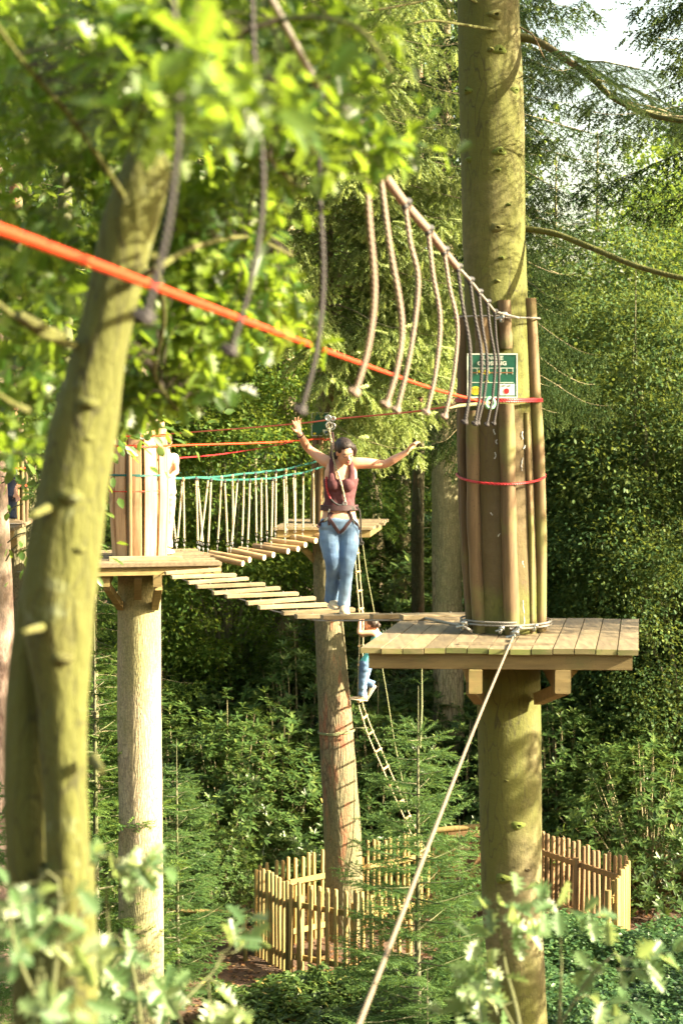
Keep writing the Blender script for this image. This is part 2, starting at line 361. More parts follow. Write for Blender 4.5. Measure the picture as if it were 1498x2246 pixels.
# ---------------------------------------------------------------- foliage scatter (numpy)
def tpl(V, Fc): return (np.array(V, float), [list(f) for f in Fc])
class Fol:
    def __init__(s): s.v = []; s.l = []; s.c = []; s.a = []; s.n = 0
    def add(s, T, pos, fwd, nrm, scale, var):
        tv, tf = T; N = len(pos)
        if N == 0: return
        pos = np.asarray(pos, float); f = np.asarray(fwd, float); f = f/(np.linalg.norm(f, axis=1, keepdims=True)+1e-9)
        n = np.asarray(nrm, float); sx = np.cross(f, n); sx = sx/(np.linalg.norm(sx, axis=1, keepdims=True)+1e-9); n = np.cross(sx, f)
        sc = np.asarray(scale, float)
        if sc.ndim == 1: sc = np.stack([sc]*3, 1)
        v = (pos[:, None, :] + (tv[None, :, 0, None]*sc[:, None, 0, None])*sx[:, None, :] + (tv[None, :, 1, None]*sc[:, None, 1, None])*f[:, None, :]
             + (tv[None, :, 2, None]*sc[:, None, 2, None])*n[:, None, :])
        k = len(tv); flat = np.concatenate([np.array(x) for x in tf]); cnt = np.array([len(x) for x in tf])
        s.v.append(v.reshape(-1, 3)); s.l.append((flat[None, :] + (np.arange(N)*k)[:, None] + s.n).reshape(-1))
        s.c.append(np.tile(cnt, N)); s.a.append(np.repeat(np.asarray(var, float), len(tf))); s.n += N*k
    def build(s, name, mat, parent=None, loc=(0, 0, 0), local=False):
        off = Vector((0, 0, 0)) if local else (wloc(parent) if parent else Vector(loc))
        v = np.concatenate(s.v) - np.array(off)[None, :]; l = np.concatenate(s.l).astype(np.int32); c = np.concatenate(s.c); a = np.concatenate(s.a)
        me = bpy.data.meshes.new(name)
        me.vertices.add(len(v)); me.vertices.foreach_set('co', v.astype(np.float32).ravel())
        me.loops.add(len(l)); me.loops.foreach_set('vertex_index', l)
        me.polygons.add(len(c)); me.polygons.foreach_set('loop_start', (np.cumsum(c)-c).astype(np.int32))
        at = me.attributes.new('var', 'FLOAT', 'FACE'); at.data.foreach_set('value', a.astype(np.float32))
        me.materials.append(mat); me.update(calc_edges=True)
        o = bpy.data.objects.new(name, me); COL.objects.link(o)
        if parent: o.parent = parent
        elif not local: o.location = loc
        return o
def unit(a): return a/(np.linalg.norm(a, axis=-1, keepdims=True)+1e-9)

# leaf templates: x across, y along, z normal
T_LEAF = tpl([(0, 0, 0), (.28, .35, .06), (.22, .75, .03), (0, 1, -.06), (-.22, .75, .03), (-.28, .35, .06), (0, .5, -.02)],
             [(0, 1, 6), (1, 2, 3, 6), (3, 4, 5, 6), (5, 0, 6)])
T_QUAD = tpl([(0, 0, 0), (.33, .5, .08), (0, 1, 0), (-.33, .5, .08)], [(0, 1, 2), (0, 2, 3)])
T_LONG = tpl([(0, 0, 0), (.15, .35, .03), (.13, .75, -.02), (0, 1, -.1), (-.13, .75, -.02), (-.15, .35, .03), (0, .5, -.03)],
             [(0, 1, 6), (1, 2, 3, 6), (3, 4, 5, 6), (5, 0, 6)])
def oak_tpl():
    R = [(.02, 0), (.03, .12), (.2, .17), (.07, .27), (.34, .36), (.1, .46), (.43, .58), (.12, .66), (.36, .82), (.1, .84), (.15, .97), (0, 1)]
    V = [(0, 0, 0), (0, .45, -.04), (0, .85, -.03)]; n = len(V)
    V += [(x, y, .25*x-.1*(y-.4)**2) for x, y in R]; m = len(V)
    V += [(-x, y, .25*x-.1*(y-.4)**2) for x, y in R[:-1]]
    a = list(range(n, m)); b = list(range(m, len(V))) + [m-1]
    return tpl(V, [[0]+a[:6]+[1], [1]+a[5:10]+[2], [2]+a[9:], [1]+b[:6][::-1]+[0], [2]+b[5:10][::-1]+[1], b[9:][::-1]+[2]])
T_OAK = oak_tpl()
def needle_tpl(n, L=.16, w=.022, seed=1):
    r = random.Random(seed); V = []; Fc = []
    V += [(.018, 0, 0), (-.009, 0, .016), (-.009, 0, -.016), (0, .95, 0)]; Fc += [(0, 1, 3), (1, 2, 3), (2, 0, 3)]
    for i in range(n):
        y = i/n*.95; th = i*2.4+r.random()*.5; o = len(V)
        dx, dz = math.cos(th), math.sin(th)*.75
        V += [(-dz*w*.5, y-.0, dx*w*.5), (dz*w*.5, y, -dx*w*.5), (dx*L, y+L*.75, dz*L)]; Fc.append((o, o+1, o+2))
    return tpl(V, Fc)
T_NEEDLE = needle_tpl(30, .15, .035)         # a twig seen near
T_TWIG = needle_tpl(9, .2, .16)             # a twig seen far
T_FINGER = needle_tpl(24, .17, .12, 3)
T_FAT = needle_tpl(30, .13, .13, 4); T_FAT[0][:3, :] *= 3.2
T_TWIG_M = needle_tpl(16, .17, .075)
# ---------------------------------------------------------------- ground
def gz(x, y):
    r = max(0, y-33)*.05 + max(0, -x-7)*.1
    return r + .09*noise.noise(Vector((x*.5, y*.5, 3))) + .03*noise.noise(Vector((x*2, y*2, 1))) - .05
def build_ground():
    xs = np.concatenate([np.linspace(-160, -14, 16), np.linspace(-12, 12, 90), np.linspace(14, 160, 16)])
    ys = np.concatenate([np.linspace(-60, 16, 16), np.linspace(17, 40, 90), np.linspace(42, 260, 24)])
    V = [(x, y, gz(x, y)) for y in ys for x in xs]; nx = len(xs)
    Fc = [(j*nx+i, j*nx+i+1, (j+1)*nx+i+1, (j+1)*nx+i) for j in range(len(ys)-1) for i in range(nx-1)]
    m, nt, N, b = nodes_of('forest_floor')
    n1 = noise_tex(nt, 1.2, 6); n2 = noise_tex(nt, 16, 5, .7)
    col = mix(nt, n2, ramp(nt, n1, [(.35, (.1, .055, .035)), (.65, (.2, .12, .075))]), (.055, .035, .02))
    nt.links.new(col, b.inputs['Base Color']); b.inputs['Roughness'].default_value = .95; bump(nt, b, n2, .8, .04)
    mb = MB(); mb.add(V, Fc); tag(mb.build('ground', m), kind='structure')
    rs = np.random.RandomState(5); n = 9000; f = Fol()
    x = rs.uniform(-4.5, 4.5, n); y = rs.uniform(22, 31, n); z = np.array([gz(a, b_)+.012 for a, b_ in zip(x, y)])
    th = rs.uniform(0, 6.28, n)
    f.add(T_LEAF, np.stack([x, y, z], 1), np.stack([np.cos(th), np.sin(th), rs.normal(0, .15, n)], 1),
          np.stack([rs.normal(0, .3, n), rs.normal(0, .3, n), np.ones(n)], 1), rs.uniform(.04, .1, n), rs.rand(n))
    tag(f.build('leaf_litter', M['litter']), 'fallen brown leaves on the bare soil around the picket fence', 'leaf litter', kind='stuff')
build_ground()

# ---------------------------------------------------------------- trunks given by the photograph's outline at a true distance
def trunk_path(rows, Y, k=5, zbase=None, flare=1.25):
    """rows: (left px, right px, py); returns points and radii, going upward"""
    P = []; R = []
    for l, r, y in rows:
        P.append(W((l+r)/2, y, Y)); R.append((r-l)/2/F*Y)
    if zbase is not None and P[0].z > zbase+.3:
        d = (P[0]-P[1])/(P[0].z-P[1].z); e = P[0]+d*(zbase+.7-P[0].z); g = P[0]+d*(zbase-.1-P[0].z)
        P = [g, e]+P; R = [R[0]*1.12*flare, R[0]*1.1]+R
    Q = catmull(P, k); RR = interp(R, k)
    return Q, RR
def trunk_mesh(mb, Q, R, n=28, jit=.05, lump=.02):
    rings = []
    for k, (p, r) in enumerate(zip(Q, R)):
        ring = []
        for i in range(n):
            th = 2*math.pi*i/n; c, s_ = math.cos(th), math.sin(th)
            rr = r*(1+jit*noise.noise(Vector((c*1.2+p.x*3, s_*1.2, p.z*.9)))+lump*noise.noise(Vector((c*4, s_*4, p.z*3.5+p.x))))
            ring.append(p+Vector((c*rr, s_*rr, 0)))
        rings.append(ring)
    mb.loft(rings)
def resample(Q, R, step):
    out = [Q[0]]; ro = [R[0]]
    for a, b, ra, rb in zip(Q[:-1], Q[1:], R[:-1], R[1:]):
        k = max(1, int((b-a).length/step))
        for j in range(1, k+1): out.append(lerp(a, b, j/k)); ro.append(lerp(ra, rb, j/k))
    return out, ro
def path_at(Q, R, z):
    for a, b, ra, rb in zip(Q[:-1], Q[1:], R[:-1], R[1:]):
        if a.z <= z <= b.z:
            t = (z-a.z)/(b.z-a.z); return lerp(a, b, t), lerp(ra, rb, t)
    return Q[-1], R[-1]

def ring_pts(Q, R, z, off, a0, a1, n, dz=0):
    c, r = path_at(Q, R, z); out = []
    for i in range(n+1):
        a = a0+(a1-a0)*i/n
        out.append(c+Vector((math.sin(a)*(r+off), -math.cos(a)*(r+off), dz*math.sin(a*1.0+.5))))
    return out
def loop(name, Q, R, z, off, rad, mat, label, cat, turns=1, dz=0.0, tilt=0.0, sag=0.0):
    pts = []
    n = 40*turns
    c, r = path_at(Q, R, z)
    for i in range(n+2):
        a = 2*math.pi*i/40
        t = i/n
        pts.append(c+Vector((math.sin(a)*(r+off), -math.cos(a)*(r+off), dz*t+tilt*math.sin(a)-sag*max(0, math.cos(a)))))
    mb = MB(); mb.tube(pts, rad, 6, cap=True)
    return tag(mb.build(name, mat, loc=tuple(c)), label, cat)

# ---------------------------------------------------------------- right tree with sign and platform
YR = 14.0
rt = [(1069, 1201, 2246), (1065, 1195, 2100), (1055, 1190, 2000), (1050, 1187, 1800), (1045, 1185, 1600), (1038, 1182, 1400), (1026, 1176, 1150),
      (1020, 1168, 900), (1018, 1158, 680), (1012, 1153, 500), (1010, 1148, 300), (1007, 1141, 120), (1004, 1136, -60), (1000, 1128, -500), (998, 1118, -900)]
RQ, RR = trunk_path(rt, YR, 5, 0)
RQ.append(RQ[-1]+Vector((-.1, 0, 5))); RR.append(.1); RQ.append(RQ[-1]+Vector((0, 0, 3))); RR.append(.02)
rbase = RQ[0].copy(); rbase.z = 0
tree_r = thing('fir_tree', 'tall smooth barked tree with a green sign and plank deck round its trunk', 'tree', rbase)
mb = MB(); q, r = resample(RQ, RR, .12); trunk_mesh(mb, q, r, 36, .05, .012)
trunk_o = mb.build('trunk', M['bark_beech'], tree_r)
# branch scars
rng = random.Random(7)
for px, py, s in [(1090, 340, 1), (1025, 355, .7), (1085, 505, 1), (1090, 120, 1), (1082, 44, 1.1), (1022, 205, .8), (1125, 205, .9), (1072, 120, .6), (1095, 570, .4), (1135, 345, .5),
                  (1130, 1797, 1), (1098, 1913, 1.1), (1167, 1926, 1.1), (1150, 1893, .5), (1088, 380, .4), (1110, 455, .4), (1085, 620, .4), (1140, 2010, .4), (1105, 1700, .3)]:
    p = W(px, py, YR); c, rr = path_at(RQ, RR, p.z)
    dx = max(-.95, min(.95, (p.x-c.x)/rr)); n = Vector((dx, -math.sqrt(1-dx*dx), 0)); p = c+n*rr; p.z = W(px, py, YR).z
    mb = MB(); up = Vector((0, 0, 1)); rt_ = n.cross(up)
    rings = []
    for a, (d, rad) in enumerate([(-.02, .05), (.004, .034), (.012, .022), (.016, .013), (.006, .008), (-.01, .002)]):
        rings.append([p+n*d+(rt_*math.cos(t)*1.25+up*math.sin(t)*.8)*rad*s*(1+.15*math.sin(3*t+px)) for t in [2*math.pi*i/14 for i in range(14)]])
    mb.loft(rings); mb.build('branch_scar', M['moss_soft'] if rng.random() < .4 else M['bark_beech'], tree_r)
def limb(parent, pts, r0, r1, mat, name='branch', k=6, flat=None):
    Q = catmull(pts, k); n = len(Q)
    mb = MB(); mb.tube(Q, [lerp(r0, r1, (i/(n-1))**.8) for i in range(n)], 10, jit=.12); return mb.build(name, mat, parent), Q
limb(tree_r, [W(1140, 500, 14), W(1175, 505, 13.95), W(1225, 515, 13.85), W(1300, 545, 13.7), W(1400, 585, 13.5), W(1520, 615, 13.3), W(1700, 640, 13)], .024, .016, M['bark_oak'])
_, up1 = limb(tree_r, [W(1130, 80, 14), W(1180, 92, 13.9), W(1240, 130, 13.7), W(1290, 165, 13.5), W(1345, 215, 13.3), W(1420, 250, 13.1), W(1520, 270, 12.8), W(1700, 300, 12.4)], .03, .014, M['bark_oak'])
limb(tree_r, [W(1090, 66, 13.82), W(1050, 60, 13.6), W(1000, 52, 13.4), W(940, 45, 13.2), W(860, 62, 13), W(780, 76, 12.8), W(720, 78, 12.6)], .012, .006, M['bark_oak'])
limb(tree_r, [W(1075, 20, 13.9), W(1000, -10, 13.7), W(900, 8, 13.5), W(820, 22, 13.3), W(720, 30, 13.1)], .012, .005, M['bark_oak'])
limb(tree_r, [W(1140, 60, 13.9), W(1170, 80, 13.7), W(1195, 130, 13.6), W(1225, 150, 13.5), W(1260, 180, 13.4)], .006, .002, M['stake'])

# stakes strapped round the trunk
guard = thing('trunk_guard', 'ring of weathered half round stakes standing round the trunk below the green sign', 'trunk guard', (rbase.x, YR, 5.79))
zdk = 7.4-1.618
def stake(parent, Q, R, ang, z0, z1, w, bulge, mat, lean=0.0, seed=0):
    mb = MB(); pts = []; n = 14
    for i in range(n+1):
        t = i/n; z = lerp(z0, z1, t); c, rr = path_at(Q, R, z); a = ang+lean*(t-.5)
        rr += w*.35+bulge*.28*math.sin(min(1, t*1.25)*math.pi)+.008*noise.noise(Vector((seed*3.1, t*4, 0)))
        p = c+Vector((math.sin(a)*rr, -math.cos(a)*rr, 0)); p.z = z; pts.append(p)
    mb.tube(pts, [w*(1+.1*noise.noise(Vector((seed, t_*.5, 2)))) for t_ in range(n+1)], 12, jit=.12)
    return mb.build('stake', mat, parent)
zt = lambda py, Y=14: W(1100, py, Y).z
k = 0
for ang, ytop, w, bul in [(-1.42, 700, .034, .045), (.06, 662, .05, .03), (.8, 905, .018, .04), (1.3, 655, .042, .055),
                          (1.9, 700, .045, .04), (2.5, 690, .045, .04), (3.1, 690, .045, .04), (-2.5, 690, .045, .04), (-1.9, 690, .045, .04)]:
    if w == 0: continue
    k += 1
    if ang == .06:
        stake(guard, RQ, RR, ang+.1, zt(765), zt(ytop), .044, .0, M['stake'], 0, k)
        stake(guard, RQ, RR, .1, zdk+.005, zt(885), .052, .035, M['stake'], .06, k+.5)
    else: stake(guard, RQ, RR, ang, zdk+.005, zt(ytop), w, bul, M['stake'], .05*math.sin(k*5), k)
stake(guard, RQ, RR, -.9, zdk+.005, zt(900), .046, .045, M['stake'], .04, 22)
stake(guard, RQ, RR, -.5, zt(776), zt(700), .05, .0, M['stake'], 0, 23)

# resin runs
for px, y0, y1 in [(1142, 1310, 1372), (1141, 1225, 1240), (1140, 945, 962), (1144, 975, 984), (1139, 1002, 1030), (1078, 940, 952), (1083, 962, 972), (1080, 990, 1004), (1072, 1120, 1126), (1088, 1165, 1172)]:
    pts = []
    for i in range(9):
        p = W(px+1.6*math.sin(i*.6+px)+.5*math.sin(i*2.3), lerp(y0, y1, i/8), YR); c, rr = path_at(RQ, RR, p.z); dx = (p.x-c.x)
        pts.append(Vector((p.x, c.y-math.sqrt(max(.001, rr*rr-dx*dx))-.003, p.z)))
    mb = MB(); mb.tube(pts, [.0015+.0035*abs(math.sin(i*1.1+px)) for i in range(9)], 6); mb.build('resin_run', M['resin'], tree_r)

# platform
plat = thing('tree_platform', 'square plank deck with mossy edge round the tree with the green sign', 'platform', (1.15, 13.9, zdk))
FL, FR, BR, BL = Vector((.118, 13.05, zdk)), Vector((1.885, 12.95, zdk)), Vector((2.15, 14.76, zdk)), Vector((.455, 14.82, zdk))
nb = 13
for i in range(nb):
    a, b = i/nb+.0022, (i+1)/nb-.0022
    j = [.008*math.sin(i*7.3), .006*math.cos(i*3.1)]
    p0, p1 = lerp(FL, FR, a), lerp(FL, FR, b); p2, p3 = lerp(BL, BR, b), lerp(BL, BR, a)
    d = (p3-p0).normalized(); zz = Vector((0, 0, .003*math.sin(i*5.1)))
    # butt boards against the trunk
    cx, rr = path_at(RQ, RR, zdk); rr += .0
    segs = [(0, 1)]
    mid = (p0+p1+p2+p3)/4
    t0 = (cx-p0).dot((p3-p0))/(p3-p0).length_squared
    dist = ((p0+(p3-p0)*t0+(p1-p0)*.5)-cx).length
    if dist < rr:
        h = math.sqrt(rr*rr-dist*dist)/(p3-p0).length; segs = [(0, t0-h+.02), (t0+h-.02, 1)]
    for s0, s1 in segs:
        if s1-s0 < .03: continue
        q4 = [lerp(p0, p3, s0)-d*j[0]*(s0 == 0)+zz, lerp(p1, p2, s0)-d*j[0]*(s0 == 0)+zz, lerp(p1, p2, s1)+d*j[1]*(s1 == 1)+zz, lerp(p0, p3, s1)+d*j[1]*(s1 == 1)+zz]
        mb = MB(); mb.prism(q4, .034); bo_ = mb.build('deck_board', M['board'], plat, smooth=False)
        if s0 == 0: a_, b_ = q4[0]-d*.0015, q4[1]-d*.0015; mb = MB(); mb.add([a_, b_, b_+d*.001, a_+d*.001, a_-Vector((0, 0, .034)), b_-Vector((0, 0, .034)), b_-Vector((0, 0, .034))+d*.001, a_-Vector((0, 0, .034))+d*.001], [(0, 3, 2, 1), (4, 5, 6, 7), (0, 1, 5, 4), (1, 2, 6, 5), (2, 3, 7, 6), (3, 0, 4, 7)]); mb.build('mossy_end', M['board_edge'], bo_, smooth=False)
up = Vector((0, 0, 1)); ux = (FR-FL).normalized(); uy = (BL-FL).normalized()
def beam(parent, p, q, w, h, mat, name='beam'):
    mb = MB(); mb.bar(p, q, w, h); return mb.build(name, mat, parent, smooth=False)
dz = Vector((0, 0, -.034-.052))
beam(plat, FL+ux*.045+uy*.06+dz, FR-ux*.045+uy*.06+dz, .045, .104, M['beam'])
beam(plat, BL+ux*.045-uy*.06+dz, BR-ux*.045-uy*.06+dz, .045, .104, M['beam'])
beam(plat, FL+ux*.07+uy*.09+dz, BL+ux*.07-uy*.09+dz, .045, .1, M['beam'])
beam(plat, FR-ux*.07+uy*.09+dz, BR-ux*.07-uy*.09+dz, .045, .1, M['beam'])
c0, r0 = path_at(RQ, RR, zdk-.15)
for sx, w in ((-1, .085), (1, .1)):
    x0 = c0.x+sx*(r0+.055)
    beam(plat, Vector((x0, 13.0, zdk-.138-.075)), Vector((x0+.04, 14.7, zdk-.138-.075)), w, .15, M['beam'], 'bearer')
    mb = MB(); mb.bar(Vector((x0+sx*.02, 13.12, zdk-.27)), Vector((c0.x+sx*(r0*.9), 13.8, zdk-.44)), .07, .08); mb.build('brace', M['beam'], plat, smooth=False)
    if sx > 0: mb = MB(); mb.prism([Vector((x0+w/2+.002, 13.6, zdk-.14)), Vector((x0+w/2+.16, 13.6, zdk-.14)), Vector((x0+w/2+.16, 13.66, zdk-.14)), Vector((x0+w/2+.002, 13.66, zdk-.14))], .05); mb.V[5].z += .02; mb.V[4].z -= .16; mb.V[7].z -= .16; mb.V[6].z += .02; mb.build('gusset', M['beam'], plat, smooth=False)
mb = MB(); mb.tube([W(1005, 1416, 13.2)+Vector((0, 0, .0)), W(1110, 1417, 13.2), W(1214, 1418, 13.2)], .024, 12, jit=.1)
o = mb.build('kick_log', M['board'], plat)
mb = MB(); mb.tube([W(885, 1362, 14.65), W(960, 1362, 14.68), W(1052, 1362, 14.7)], .03, 12, jit=.1); mb.build('kick_log', M['board'], plat)

# steel strop round the base with shackles
loop('steel_strop', RQ, RR, zdk+.05, .085, .007, M['steel_dull'], 'steel cable wound twice round the trunk foot on the near deck', 'cable', 2, .04)
def shackle(loc, label, s=1.0):
    mb = MB(); c = Vector(loc)
    mb.ring(c, .02*s, .006*s, 14, 6, (1, .3, 0)); mb.ell(c+Vector((.012, -.01, .02))*s, (.018*s, .012*s, .012*s)); mb.tube([c+Vector((-.03, 0, -.005))*s, c+Vector((.03, -.005, .01))*s], .007*s, 8)
    return tag(mb.build('shackle', M['steel'], loc=tuple(loc)), label, 'shackle')
shackle(W(1096, 1383, 13.68), 'steel shackle on the cable left of the middle stake foot')
shackle(W(1134, 1382, 13.68), 'steel shackle on the cable right of the middle stake foot')
shackle(W(1170, 1378, 13.75), 'steel shackle on the cable at the rightmost stake foot')
shackle(W(1124, 1396, 13.62), 'big steel shackle tying the long foreground cable to the deck', 1.5)
shackle(W(1013, 1374, 13.8), 'steel shackle on the cable lying left of the trunk foot', 1.3)
mb = MB(); mb.tube(catmull([W(1035, 1385, 13.75), W(1013, 1374, 13.8), W(960, 1362, 14.2), W(915, 1353, 15.0), W(880, 1356, 15.5)]), .010, 8)
tag(mb.build('bridge_strop', M['steel_dull'], loc=tuple(W(1035, 1385, 13.75))), 'steel cable running from the trunk foot to the plank bridge', 'cable')

# sign
sg = thing('course_sign', 'green sign reading JUNGLE CROSSING with a red dot, on the near trunk', 'sign', W(1080, 823, 13.66))
sp = lambda x, y, d=0: W(1024+x*.0801, 775.2+y*.0801, 13.66)+Vector((0, -d, 0))      # x, y in units of the 1380 x 1200 artwork
def quad(mb, x0, y0, x1, y1, d):
    mb.prism_pts = None
    a, b, c, e = sp(x0, y0, d), sp(x1, y0, d), sp(x1, y1, d), sp(x0, y1, d)
    bk = Vector((0, .0022, 0)); mb.add([a, b, c, e, a+bk, b+bk, c+bk, e+bk], [(0, 3, 2, 1), (4, 5, 6, 7), (0, 1, 5, 4), (1, 2, 6, 5), (2, 3, 7, 6), (3, 0, 4, 7)])
mb = MB(); a, b, c, e = sp(0, 0), sp(1380, 0), sp(1380, 1220), sp(0, 1220); bk = Vector((0, .008, 0))
mb.add([a, b, c, e, a+bk, b+bk, c+bk, e+bk], [(0, 3, 2, 1), (4, 5, 6, 7), (0, 1, 5, 4), (1, 2, 6, 5), (2, 3, 7, 6), (3, 0, 4, 7)])
mb.build('panel', M['sign_green'], sg, smooth=False)
mb = MB()
for t in [(0, 0, 1380, 36), (0, 1184, 1380, 1220), (0, 36, 32, 1184), (1348, 36, 1380, 1184)]: quad(mb, *t, .0024)
mb.build('border', M['sign_white'], sg, smooth=False)
mb = MB(); quad(mb, 100, 392, 1275, 410, .0024); quad(mb, 80, 788, 1275, 804, .0024)
for x in (112, 272, 434, 595, 756, 922, 1085, 1248): quad(mb, x-8, 410, x+8, 575, .0024)
mb.build('diagram_lines', M['sign_white'], sg, smooth=False)
mb = MB(); quad(mb, 110, 510, 1260, 540, .0028); mb.build('diagram_rope', M['sign_orange'], sg, smooth=False)
def disc(mb, x, y, rx, ry, d, n=28):
    c = sp(x, y, d); V = [sp(x+rx*math.cos(2*math.pi*i/n), y+ry*math.sin(2*math.pi*i/n), d) for i in range(n)]
    V2 = [v+Vector((0, .0022, 0)) for v in V]; mb.add(V+V2, [tuple(range(n))]+[(i, i+n, (i+1) % n+n, (i+1) % n) for i in range(n)])
mb = MB(); disc(mb, 340, 490, 32, 36, .005); disc(mb, 500, 480, 26, 30, .005)
for p in [((340, 510), (480, 560)), ((480, 560), (600, 500)), ((600, 480), (615, 560)), ((490, 560), (520, 660)), ((520, 660), (470, 780)), ((515, 660), (590, 790))]:
    mb.tube([sp(*p[0], .004), sp(*p[1], .004)], .0016, 6)
mb.build('climber_figure', M['sign_yellow'], sg)
mb = MB(); disc(mb, 230, 1020, 150, 118, .0024); mb.build('oval_badge', M['sign_yellow'], sg)
mb = MB()
for x in (150, 225, 305):
    disc(mb, x, 965, 18, 18, .005, 12)
    for p in [((x, 985), (x, 1040)), ((x, 1040), (x-22, 1085)), ((x, 1040), (x+22, 1085)), ((x-28, 1010), (x+28, 1010))]: mb.tube([sp(*p[0], .005), sp(*p[1], .005)], .0008, 5)
mb.build('badge_figures', M['sign_orange'], sg)
mb = MB(); quad(mb, 895, 835, 1300, 1145, .0024); mb.build('rating_panel', M['sign_white'], sg, smooth=False)
mb = MB(); disc(mb, 1080, 1030, 72, 78, .005); mb.build('rating_dot', M['sign_red'], sg)
def text_mesh(s, center, size, mat, parent, name, bold=0.0, ext=.001, sx=1.0, face=Matrix.Rotation(math.radians(90), 3, 'X')):
    cu = bpy.data.curves.new('txt', 'FONT'); cu.body = s; cu.size = size; cu.align_x = 'CENTER'; cu.align_y = 'CENTER'; cu.offset = bold; cu.extrude = ext
    to = bpy.data.objects.new('txt', cu); COL.objects.link(to); dg = bpy.context.evaluated_depsgraph_get(); dg.update()
    me = bpy.data.meshes.new_from_object(to.evaluated_get(dg)); bpy.data.objects.remove(to); me.materials.clear(); me.materials.append(mat)
    off = center-wloc(parent)
    for v in me.vertices: v.co = (face @ Vector((v.co.x*sx, v.co.y, v.co.z)))+off
    o = bpy.data.objects.new(name, me); COL.objects.link(o); o.parent = parent; return o
text_mesh('JUNGLE', sp(690, 130, .003), .036, M['sign_white'], sg, 'lettering', .0012, .001, 1.15)
text_mesh('CROSSING', sp(680, 275, .003), .036, M['sign_white'], sg, 'lettering', .0012, .001, 1.12)
text_mesh('DIFF    INT', sp(1080, 885, .0045), .013, M['sign_black'], sg, 'lettering', .0002, .0006)
mb = MB()
for x, y in ((24, 24), (1356, 24), (24, 1196), (1356, 1196)): mb.ell(sp(x, y, .006), (.004, .002, .004), None, 8, 6)
mb.build('screws', M['steel'], sg)

# bindings on the near trunk
cz = zt(880)
def arc_strap(name, Q, R, z, off, rad, a0, a1, mat, label, cat, rows=1, dy=0, dzs=0.0):
    mb = MB()
    for i in range(rows):
        pts = ring_pts(Q, R, z, off, a0, a1, 30)
        pts = [p+Vector((0, 0, i*rad*1.9+dzs*j/30)) for j, p in enumerate(pts)]
        mb.tube(pts, rad, 6)
    return tag(mb.build(name, mat, loc=tuple(pts[0])), label, cat)
arc_strap('rope_binding', RQ, RR, cz, .065, .0075, -.35, 6.0, M['rope_crimson'], 'two turns of red rope round the stakes just below the green sign', 'rope', 2)
loop('rope_hoop', RQ, RR, zt(1040), .07, .0085, M['rope_crimson'], 'single red hoop hanging loose round the middle of the near stakes', 'rope', 1, 0, .0, .055)
loop('steel_collar', RQ, RR, zt(700), .075, .006, M['steel_dull'], 'thin steel cable collar round the trunk above the green sign', 'cable', 1, .012)
mb = MB(); c = W(1074, 884, 13.55); mb.ring(c, .033, .013, 22, 10, (.5, -1, .1)); tag(mb.build('green_thimble', M['tube_green'], loc=tuple(c)), 'pale green hose ring holding the red ropes below the sign', 'rope ring')
mb = MB(); mb.tube([c+Vector((-.005, 0, 0)), W(1005, 890, 13.4), W(985, 895, 13.3)], [.012, .012, .006], 8)
tag(mb.build('green_hose', M['rope_moss'], loc=tuple(c)), 'mossy green hose sleeve left of the green hose ring', 'hose')
shackle(W(1100, 697, 13.55), 'shiny turnbuckle where the vine cable meets the near trunk', 1.3)

# thick red safety rope, from close by to the near tree
mb = MB(); mb.tube(catmull([W(-260, 420, 2.9), W(0, 503, 3.35), W(300, 614, 4.05), (W(640, 742, 5.9)), W(860, 822, 9.3), W(960, 856, 11.2), W(1060, 882, 13.45)], 8), .0092, 10)
tag(mb.build('safety_rope', M['rope_red'], loc=tuple(W(1060, 882, 13.45))), 'thick red safety rope slanting down past the leaves to the tree with the green sign', 'rope')
# foreground foot cable
mb = MB(); Pc = [W(1124, 1398, 13.5), W(1045, 1585, 10.4), W(935, 1865, 7.6), W(868, 2040, 6.5), W(782, 2260, 5.5), W(600, 2720, 4.3)]
mb.tube(catmull(Pc, 6), .0078, 8)
tag(mb.build('foot_cable', M['cable_tan'], loc=tuple(Pc[0])), 'long steel cable from the front of the near deck down to the bottom edge', 'cable')

# jungle crossing: overhead cable and hanging vines
tops = [(1082, 681, 13.2), (1066, 662, 12.3), (1048, 640, 11.4), (1029, 614, 10.4), (1003, 585, 9.5), (973, 548, 8.8), (938, 502, 8.0), (887, 444, 7.1), (832, 369, 6.24)]
bots = [(1075, 927), (1060, 930), (1042, 926), (1021, 925), (978, 911), (937, 902), (872, 899), (850, 883)]
mid = [(1091, 800), (1075, 790), (1062, 785), (1053, 760), (1031, 748), (1003, 716), (965, 700), (917, 620), (881, 700)]
bots = [(1080, 928), (1068, 930), (1045, 928), (1022, 926), (978, 912), (937, 902), (870, 899), (848, 885)]
V9 = [((1084, 683), (1094, 800), (1083, 928), 13.2), ((1068, 662), (1085, 790), (1068, 930), 12.3), ((1050, 640), (1068, 790), (1048, 927), 11.4), ((1030, 614), (1055, 770), (1042, 928), 10.4),
      ((1003, 585), (1030, 760), (1020, 925), 9.5), ((973, 548), (1003, 716), (976, 912), 8.8), ((938, 502), (965, 700), (936, 902), 8.0), ((887, 444), (917, 620), (871, 897), 7.1), ((832, 369), (881, 700), (848, 885), 6.24)]
cab = [W(1140, 698, 13.7)]+[W(t[0][0], t[0][1], t[3]) for t in V9]
z = cab[-1]
nearv = [(5.4, 800, 815, 780, 858, .70), (4.75, 700, 703, 662, 897, .70), (3.85, 553, 572, 508, 766, .80), (2.95, 365, 388, 322, 692, .83)]
for Y, px, *_r in nearv: cab.append(Vector((X(px, Y), Y, EYE+_r[-1])))
cab.append(Vector((-.55, 1.2, EYE+.93)))
mb = MB(); mb.tube(cab[:], [.008]*len(cab), 8); tag(mb.build('vine_cable', M['steel_dull'], loc=tuple(cab[0])), 'steel cable sloping up from the near trunk that carries the row of hanging vines', 'cable')
